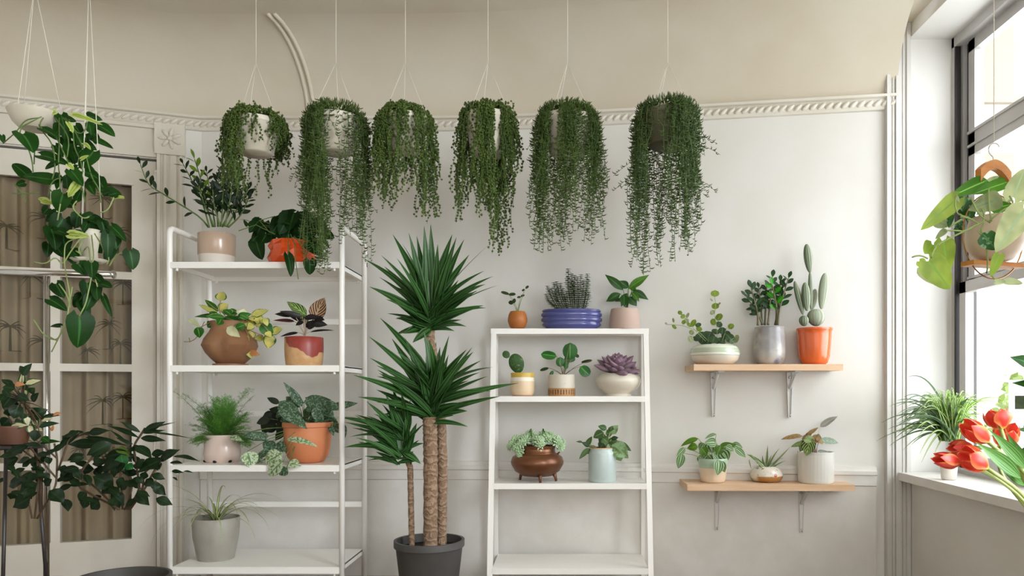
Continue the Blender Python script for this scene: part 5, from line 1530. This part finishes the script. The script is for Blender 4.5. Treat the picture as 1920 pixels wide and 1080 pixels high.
for pts in ([(900, 1250), (1040, 1000), (960, 480), (1060, 340), (1085, 300)], [(880, 1250), (960, 900), (740, 680), (600, 560)], [(850, 1250), (1080, 1000), (1080, 800), (1260, 700), (1320, 600)], [(800, 1250), (290, 980), (330, 790), (480, 610)], [(920, 1250), (1100, 1000), (1170, 860), (1290, 660)], [(780, 1250), (500, 980), (400, 900), (330, 780)], [(480, 620), (380, 720), (350, 770)], [(830, 1250), (800, 700), (820, 600)], [(640, 700), (420, 330), (330, 350), (130, 460)]):
    vine(q, FD, Y+.02, pts, .0042)
q.build('stems', M['brown_stem'], root)
Y = 2.80
root = floor_pot('coffee_plant', 'dark leafy shrub with thin woody branches at the lower left edge', FC.P(260, 0, Y).x, Y, .14, .28, pm)
leaves(root, FC, Y, [(200, 800, 30, 800, 64), (230, 760, 20, 860, 90), (330, 760, 180, 740, 50), (350, 840, 480, 780, 40), (480, 760, 660, 640, 60), (560, 700, 500, 680, 60), (640, 650, 520, 690, 70), (300, 880, 205, 890, 70), (320, 960, 250, 930, 60), (330, 1010, 120, 1030, 80), (460, 1040, 600, 1010, 80), (640, 940, 510, 960, 60), (300, 830, 410, 830, 50), (180, 820, 90, 760, 60), (560, 1040, 660, 1080, 70), (420, 1030, 350, 1080, 70), (200, 1040, 60, 1080, 110), (430, 800, 540, 740, 50), (150, 860, 40, 900, 80), (300, 1060, 150, 1150, 130), (400, 1120, 520, 1220, 130), (250, 1180, 100, 1260, 130)]+fill(random.Random(9), 24, 20, 420, 820, 1150, 130, 62, 0, .5),
       [M['coffee']], 'lance', random.Random(6), bend=.45, dy=.4, roll=.45, wave=.05)
q = MB()
for pts in ([(300, 1350), (455, 1080), (465, 860), (440, 740)], [(455, 1020), (360, 910), (240, 770)], [(470, 960), (520, 820), (560, 700), (640, 650)], [(460, 860), (360, 770)], [(280, 1350), (320, 1000), (300, 880)], [(260, 1350), (200, 1040)], [(330, 1350), (330, 900), (190, 800)]):
    vine(q, FC, Y+.02, pts, .0036)
q.build('stems', M['brown_stem'], root)

# ---------------------------------------------------------------- by the window
Y = 2.35
M['warmcream'] = mat('warm_cream_pot', '#d8c3ae', '#cfb9a3', 5, .45)
pc = FP.P(690, 832, Y)
root = thing('hanging_scindapsus', 'big-leaved pale green plant in a cream pot hanging in a ring before the window', 'plant', pc)
k = Y/F/4.154
q = MB(); q.lathe(pc, [(0, 0), (90*k, 0), (120*k, 10*k), (165*k, 50*k), (203*k, 120*k), (214*k, 190*k), (207*k, 250*k), (188*k, 310*k), (180*k, 340*k), (170*k, 341*k), (168*k, 310*k), (150*k, 280*k)], 44)
q.build('pot', M['warmcream'], root, angle=R(50))
q = MB(); q.lathe(pc, [(0, 292*k), (162*k, 288*k)], 30); q.build('soil', M['soil'], root)
M['brass'] = mat('brass_ring', '#a8763f', None, 4, .3, .9)
rc = FP.P(620, 635, Y)
rc = Vector((pc.x-.006, Y, rc.z))
rr = 285*k*1.06
yaw = R(18)
U = Vector((cos(yaw), sin(yaw), 0))
q = MB()
q.tube([rc+U*(rr*cos(t))+Vector((0, 0, rr*1.10*sin(t))) for t in [2*pi*i/64 for i in range(65)]], .0022, 8, cap=False); q.build('ring', M['brass'], root)
q = MB()
zb_ = pc.z-.004
hw = rr*.86
q.box((rc.x, Y, zb_-.007), (2*hw, .05, .014), rot=Matrix.Rotation(yaw, 3, 'Z')); q.build('wooden_base', M['orangewood'], root, False)
q = MB()                          # arched wooden yoke at the top of the ring
zt = FP.P(0, 45, Y).z
v, fs = [], []
for i in range(13):
    s = -1+2*i/12
    x = s*.062; zu = zt-.030*s*s-.004*abs(s); zl = zu-.040+.012*(1-s*s)
    for dy_ in (-.011, .011):
        for zz in (zl, zu): v.append(Vector((rc.x, Y, 0))+U*x+Vector((-U.y, U.x, 0))*dy_+Vector((0, 0, zz)))
for i in range(12):
    a = i*4; b = a+4
    fs += [(a, b, b+1, a+1), (a+3, b+3, b+2, a+2), (a+1, b+1, b+3, a+3), (a+2, b+2, b, a)]
fs += [(0, 1, 3, 2), (48, 50, 51, 49)]
q.add(v, fs); q.build('yoke', M['orangewood'], root, False)
hk = FH
q = MB()
hx = rc.x; zh = zt
hp = [(0, -.005), (0, .012), (-.012, .020), (-.016, .036), (-.010, .050), (.004, .056), (.016, .050), (.018, .044)]
q.tube(rnd_path([Vector((hx+a, Y, zh+b)) for a, b in hp], .008, 3), .0018, 8); q.build('hook', M['steel'], root)
q = MB(); q.tube([Vector((hx+.002, Y, zh+.057)), Vector((hx+.002, Y, ZC))], .0014, 6); q.build('cord', M['cord'], root)
q = MB(); q.ell((hx+.002, Y, ZC-.006), (Vector((.012, 0, 0)), Vector((0, .012, 0)), Vector((0, 0, .008))), 10, 6); q.build('ceiling_hook', M['steel'], root)
M['sw_g'] = leaf_mat('sunny_green_leaf', '#4c862f', '#5a9438', None, rib='#83b45a', rough=.4, trans=.3, n=3, thr=.55)
M['sw_d'] = leaf_mat('deep_green_leaf', '#2f5a35', '#7f9f80', 'silver', rib='#4c7a4a', rough=.4, trans=.2, n=4, thr=.6)
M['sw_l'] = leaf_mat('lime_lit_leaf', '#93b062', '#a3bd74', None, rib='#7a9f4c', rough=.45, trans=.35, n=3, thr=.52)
M['sw_p'] = leaf_mat('pale_mint_leaf', '#aebfa8', '#b6c6b0', None, rib='#9ab28e', rough=.5, trans=.25, n=3, thr=.55)
M['sw_x'] = leaf_mat('grey_back_leaf', '#87997f', '#90a288', None, rib='#748a6a', rough=.5, trans=.25, n=3, thr=.55)
rows = [(630, 200, 342, 325, 120, 0, -.02), (785, 215, 515, 305, 100, 0, -.05), (470, 330, 430, 440, 100, 1), (640, 250, 560, 200, 60, 1), (690, 220, 770, 190, 70, 0), (640, 210, 720, 165, 50, 3), (745, 335, 485, 430, 150, 4, -.08), (390, 345, 118, 580, 150, 2, -.06), (385, 335, 400, 440, 44, 3, -.06), (210, 510, 325, 560, 95, 4), (340, 440, 330, 570, 60, 1), (400, 520, 440, 600, 70, 1),
    (310, 580, 225, 655, 50, 4), (200, 700, 140, 770, 130, 2), (290, 680, 315, 930, 160, 2, -.02), (170, 830, 340, 1050, 215, 2, -.08), (120, 890, 230, 1010, 110, 3, .0), (100, 830, 150, 880, 80, 2), (830, 330, 925, 100, 170, 3, -.06), (750, 370, 830, 340, 60, 3), (920, 430, 695, 748, 220, 3, -.18), (590, 610, 700, 745, 130, 1, -.16), (720, 690, 765, 690, 70, 1, -.1), (720, 785, 655, 948, 84, 2, -.17), (690, 990, 775, 988, 46, 3, -.15), (775, 985, 910, 1002, 58, 3, -.15),
    (650, 430, 820, 385, 100, 0), (440, 480, 540, 480, 60, 1), (560, 470, 620, 430, 50, 3), (480, 460, 420, 380, 90, 1), (300, 460, 240, 500, 90, 0), (370, 470, 280, 440, 90, 0), (900, 250, 960, 420, 90, 3), (500, 420, 470, 520, 80, 1), (380, 560, 430, 620, 60, 1)
    ]
for shp, sel in (('broad', (0, 1, 4)), ('heart', (2, 3))):
    leaves(root, FP, Y, [r for r in rows if (r[5] if len(r) > 5 else 0) in sel], [M['sw_g'], M['sw_d'], M['sw_l'], M['sw_p'], M['sw_x']], shp, random.Random(7), bend=.55, dy=.2, roll=.25, up=.25, single=True, name='leaf')
q = MB()
for pts in ([(600, 520), (520, 560), (400, 620), (270, 680), (200, 740), (195, 790)], [(50, 795), (100, 770), (165, 810)], [(625, 740), (635, 860), (630, 885)], [(665, 945), (690, 1000), (720, 985)], [(560, 540), (480, 480), (420, 490), (370, 420), (380, 350)], [(590, 530), (620, 470), (595, 430)], [(640, 520), (760, 420), (850, 390), (800, 320)], [(600, 540), (560, 600), (600, 640), (625, 740)], [(520, 560), (480, 600), (380, 590), (300, 590)], [(430, 500), (340, 560)], [(650, 530), (560, 470), (500, 330)], [(660, 520), (640, 400), (640, 260)]):
    vine(q, FP, Y-.10, pts, .0026)
q.build('vines', M['pale_stem'], root)

# grassy spider plant on the window sill
Y = 3.45
root, _ = potted('spider_plant', 'bushy bright spider plant with drooping striped blades on the window sill', 'plant', FT, 790, Y, SILL,
                 [(62, 1105), (75, 1090), (85, 980), (92, 880), (92, 870)], mat('sill_white_pot', '#d9d3c9', None, 5, .4))
M['sp2'] = leaf_mat('fresh_striped_blade', '#6f9a4a', '#c3d29a', 'long', rough=.4, trans=.35, n=1, thr=.4)
M['sp3'] = leaf_mat('grey_green_blade', '#56735a', rough=.4, trans=.3)
mb = MB(); rs = random.Random(11)
c = FT.P(790, 720, Y)
ends = [(20, 720), (75, 525), (160, 770), (300, 690), (300, 820), (480, 860), (350, 40), (1380, 285), (1340, 330), (1340, 270), (130, 600), (210, 700), (440, 700), (500, 950), (630, 880), (160, 350), (240, 290), (550, 830), (390, 760), (170, 640), (320, 520), (460, 580), (1250, 350), (1180, 240), (640, 200), (1000, 250), (560, 230)]
while len(ends) < 190:
    a = rs.uniform(-.35, 1.3)*pi
    r = rs.uniform(.25, 1)**.6
    ends.append((790+(-590 if cos(a) < 0 else 480)*abs(cos(a))*r, 340-170*max(-1.2, sin(a))*r+rs.uniform(0, 420)*abs(cos(a))**2*r))
for i, (x, y) in enumerate(ends):
    B = c+Vector((rs.uniform(-.03, .03), rs.uniform(-.03, .03), 0))
    far = FT.P(x, y, Y)
    T = FT.P(x, y, Y+rs.uniform(-.20, .12))
    up = Vector((B.x+(T.x-B.x)*.42, B.y+(T.y-B.y)*.4, max(B.z, T.z)+rs.uniform(.07, .13)*(1 if y > 300 else .45)))
    k = 12
    pts = [B*(1-j/k)**2+up*2*(j/k)*(1-j/k)+T*(j/k)**2 for j in range(k+1)]
    W = rs.uniform(.009, .015)
    vs, uv = [], []
    for j, p in enumerate(pts):
        d = pts[min(j+1, k)]-pts[max(j-1, 0)]
        d, n_, s_ = basis(d, Vector((0, -1, .8)))
        w = W*(1-(j/k)**2*.92)/2
        vs += [p-s_*w+n_*w*.4, p, p+s_*w+n_*w*.4]; uv += [(0, j/k), (.5, j/k), (1, j/k)]
    mb.add(vs, [(j*3+e, j*3+e+1, j*3+e+4, j*3+e+3) for j in range(k) for e in (0, 1)], uv, 1 if (x < 420 and rs.random() < .7) or rs.random() < .2 else 0)
mb.build('foliage', [M['sp2'], M['sp3']], root)

# tulips in a glass vase on a small table near the camera
Y = 1.40
vx, vz = P(1985, 0, Y).x, EYE-.45
tb = thing('side_table', 'small round white side table at the lower right corner under the tulips', 'table', (vx+.06, Y-.02, 0))
q = MB(); q.lathe((vx+.06, Y-.02, 0), [(0, vz-.022), (.205, vz-.022), (.21, vz-.016), (.21, vz-.004), (.206, vz), (0, vz)], 48); q.build('tabletop', M['white_metal'], tb, angle=R(40))
q = MB(); q.tube([(vx+.06, Y-.02, .01), (vx+.06, Y-.02, vz-.02)], .018, 16); q.build('column', M['white_metal'], tb)
q = MB(); q.lathe((vx+.06, Y-.02, 0), [(0, 0), (.15, 0), (.15, .010), (.02, .022), (0, .022)], 32); q.build('foot', M['white_metal'], tb)
vs_ = MB()
vs_.lathe((vx, Y, vz), [(0, 0), (.040, 0), (.044, .004), (.046, .05), (.040, .13), (.043, .19), (.046, .205), (.043, .205), (.037, .13), (.042, .05), (.038, .010), (0, .008)], 40)
vase = vs_.build('flower_vase', mat('milk_white_vase', '#d5d2cc', None, 5, .3), None, True, loc=(vx, Y, vz), angle=R(50))
tag(vase, 'white vase at the lower right edge holding the red tulips', 'vase')
t = NT('tulip_petal'); t.set(.4, 0, .4)
u, v = t.uv()
a = t.math('MULTIPLY', t.math('ABSOLUTE', t.math('SUBTRACT', u, .5)), 2.0)
f = t.math('ADD', a, t.math('MULTIPLY', t.math('SUBTRACT', t.noise(40, 4), .5), .5))
c1 = t.mix(t.step(f, .35, 1.0), srgb('#c9382a'), srgb('#e88a55'))
c1 = t.mix(t.step(v, .16, .02), c1, srgb('#e0b04a'))
t.col(c1)
tr_ = t.n('ShaderNodeBsdfTranslucent'); t.l(c1, tr_.inputs[0])
mx = t.n('ShaderNodeMixShader'); mx.inputs[0].default_value = .3
t.l(t.b.outputs[0], mx.inputs[1]); t.l(tr_.outputs[0], mx.inputs[2]); t.l(mx.outputs[0], t.t.nodes['Material Output'].inputs[0])
M['petal'] = t.m
M['tulipleaf'] = leaf_mat('tulip_leaf', '#4a7a38', '#5f8a4a', 'long', rough=.4, trans=.25, n=3, thr=.6)
M['tulipstem'] = mat('tulip_stem', '#9aa862', '#8a9a52', 9, .5)
mouth = Vector((vx, Y, vz+.19))
def tulip(label, bx, by, tx, ty, width, opening, dY, seed, lv=()):
    rnd = random.Random(seed)
    Yt = Y+dY
    B, T = FT.P(bx, by, Yt), FT.P(tx, ty, Yt-rnd.uniform(-.01, .03))
    root = thing('tulip', label, 'flower', mouth+Vector((rnd.uniform(-.02, .02), rnd.uniform(-.02, .02), -.12)), 'red tulips in the vase')
    ax, n_, s_ = basis(T-B, Vector((0, -1, .2)))
    foot = root.location
    d0 = (B-ax*.10)
    pts = [foot*(1-q)**3+(foot+Vector((-.01, 0, .16)))*3*q*(1-q)**2+(d0)*3*q*q*(1-q)+B*q**3 for q in [i/14 for i in range(15)]]
    q = MB(); q.tube(pts, .0036, 10); q.build('stem', M['tulipstem'], root)
    H = (T-B).length; Rm = FT.u(width, Yt)/2
    bl = MB()
    bl.ell(B+ax*.004, (n_*.006, s_*.006, ax*.007), 12, 8)
    blo = bl.build('blossom', M['tulipstem'], root)
    for i in range(6):
        inner = i % 2
        a0 = i*pi/3+rnd.uniform(-.15, .15)
        hh = H*(1.0 if not inner else 1.04)*rnd.uniform(.95, 1.04)
        q = MB(); nv, nu = 16, 8
        vs, uv = [], []
        for j in range(nv+1):
            v = sin(pi/2*j/nv)
            rad = Rm*(.88 if inner else 1.0)*(sin(pi*(.06+v*.70))**.62)*(1+opening*v*v)
            wd = (.35+.75*min(1, v*2.2))*max(0, 1-v**5)**.5
            if v > .999: wd = .03
            for e in range(nu+1):
                uu = -1+2*e/nu
                an = a0+uu*wd*.72
                rr_ = rad*(1+.07*uu*uu*(1 if inner else 1.3)+.02*sin(uu*5+v*6+i))
                zz = hh*v-.10*hh*(uu*uu)*v
                vs.append(B+ax*zz+(n_*cos(an)+s_*sin(an))*rr_); uv.append((e/nu, v))
        q.add(vs, [(j*(nu+1)+e, j*(nu+1)+e+1, (j+1)*(nu+1)+e+1, (j+1)*(nu+1)+e) for j in range(nv) for e in range(nu)], uv)
        q.build('petal', M['petal'], blo)
    for (x0, y0, x1, y1, w, d) in lv:
        q = MB()
        LB, LT = FT.P(x0, y0, Y+d), FT.P(x1, y1, Y+d-.03)
        n2 = (EYEV-LB).normalized()+Vector((0, 0, .3))
        arc_leaf(q, LB, LT, FT.u(w, Y), n2, 'lance', .4, .25, 0, 12)
        q.build('leaf', M['tulipleaf'], root)
tulip('topmost red tulip, upright cup with its petal tips apart', 1345, 595, 1285, 385, 262, .05, 0, 1, [(1620, 1020, 1235, 610, 130, -.02), (1640, 1100, 1420, 640, 130, .03)])
tulip('large red tulip left of the topmost one, closed and leaning left', 1190, 720, 960, 545, 215, -.12, -.03, 2, [(1560, 1120, 1090, 735, 150, -.03)])
tulip('red tulip tilted sideways, third from the top', 1045, 790, 800, 800, 175, -.10, -.02, 3, [(1600, 1200, 1240, 800, 160, .02)])
tulip('wide open red tulip lowest of the bunch beside the sideways one', 1190, 1010, 930, 850, 230, .18, -.06, 4, [(1700, 1150, 1520, 780, 120, .0)])
tulip('lowest left red tulip, leftmost of the bunch', 900, 960, 650, 905, 175, -.15, -.04, 5, [(1750, 1100, 1590, 560, 110, .02)])
tulip('red tulip half hidden behind the topmost one', 1345, 770, 1440, 540, 250, .05, .07, 6)

# leafy stem at the right edge, standing on the side table
Yq = 1.62
pq = thing('rubber_plant', 'dark green broad-leaved plant peeking in at the right edge by the window', 'plant', P(2075, 0, Yq).x and (P(2095, 0, Yq).x, Yq-.02, 0))
bx = pq.location
q = MB(); q.lathe(bx, [(0, 0), (.12, 0), (.15, .26), (.155, .28), (.14, .28), (.135, .24), (0, .24)], 36); q.build('pot', pm, pq, angle=R(40))
q = MB(); q.lathe(bx, [(0, .25), (.137, .248)], 24); q.build('soil', M['soil'], pq)
q = MB(); q.tube([bx+Vector((0, 0, .24)), bx+Vector((.01, 0, .7)), bx+Vector((-.03, 0, 1.15))], .007, 8); q.build('stem', M['brown_stem'], pq)
leaves(pq, PX, Yq, [(2035, 720, 1899, 668, 62), (2035, 740, 1905, 715, 40), (2050, 835, 1912, 800, 40), (2040, 820, 1908, 845, 34), (2040, 640, 1990, 560, 60), (2080, 700, 2160, 640, 60), (2060, 600, 2100, 520, 60)], [M['pothos']], 'ovate', random.Random(3), bend=.4, dy=.3, roll=.3, crown=[(2060, 760), (2065, 860)], stem_m=M['brown_stem'])
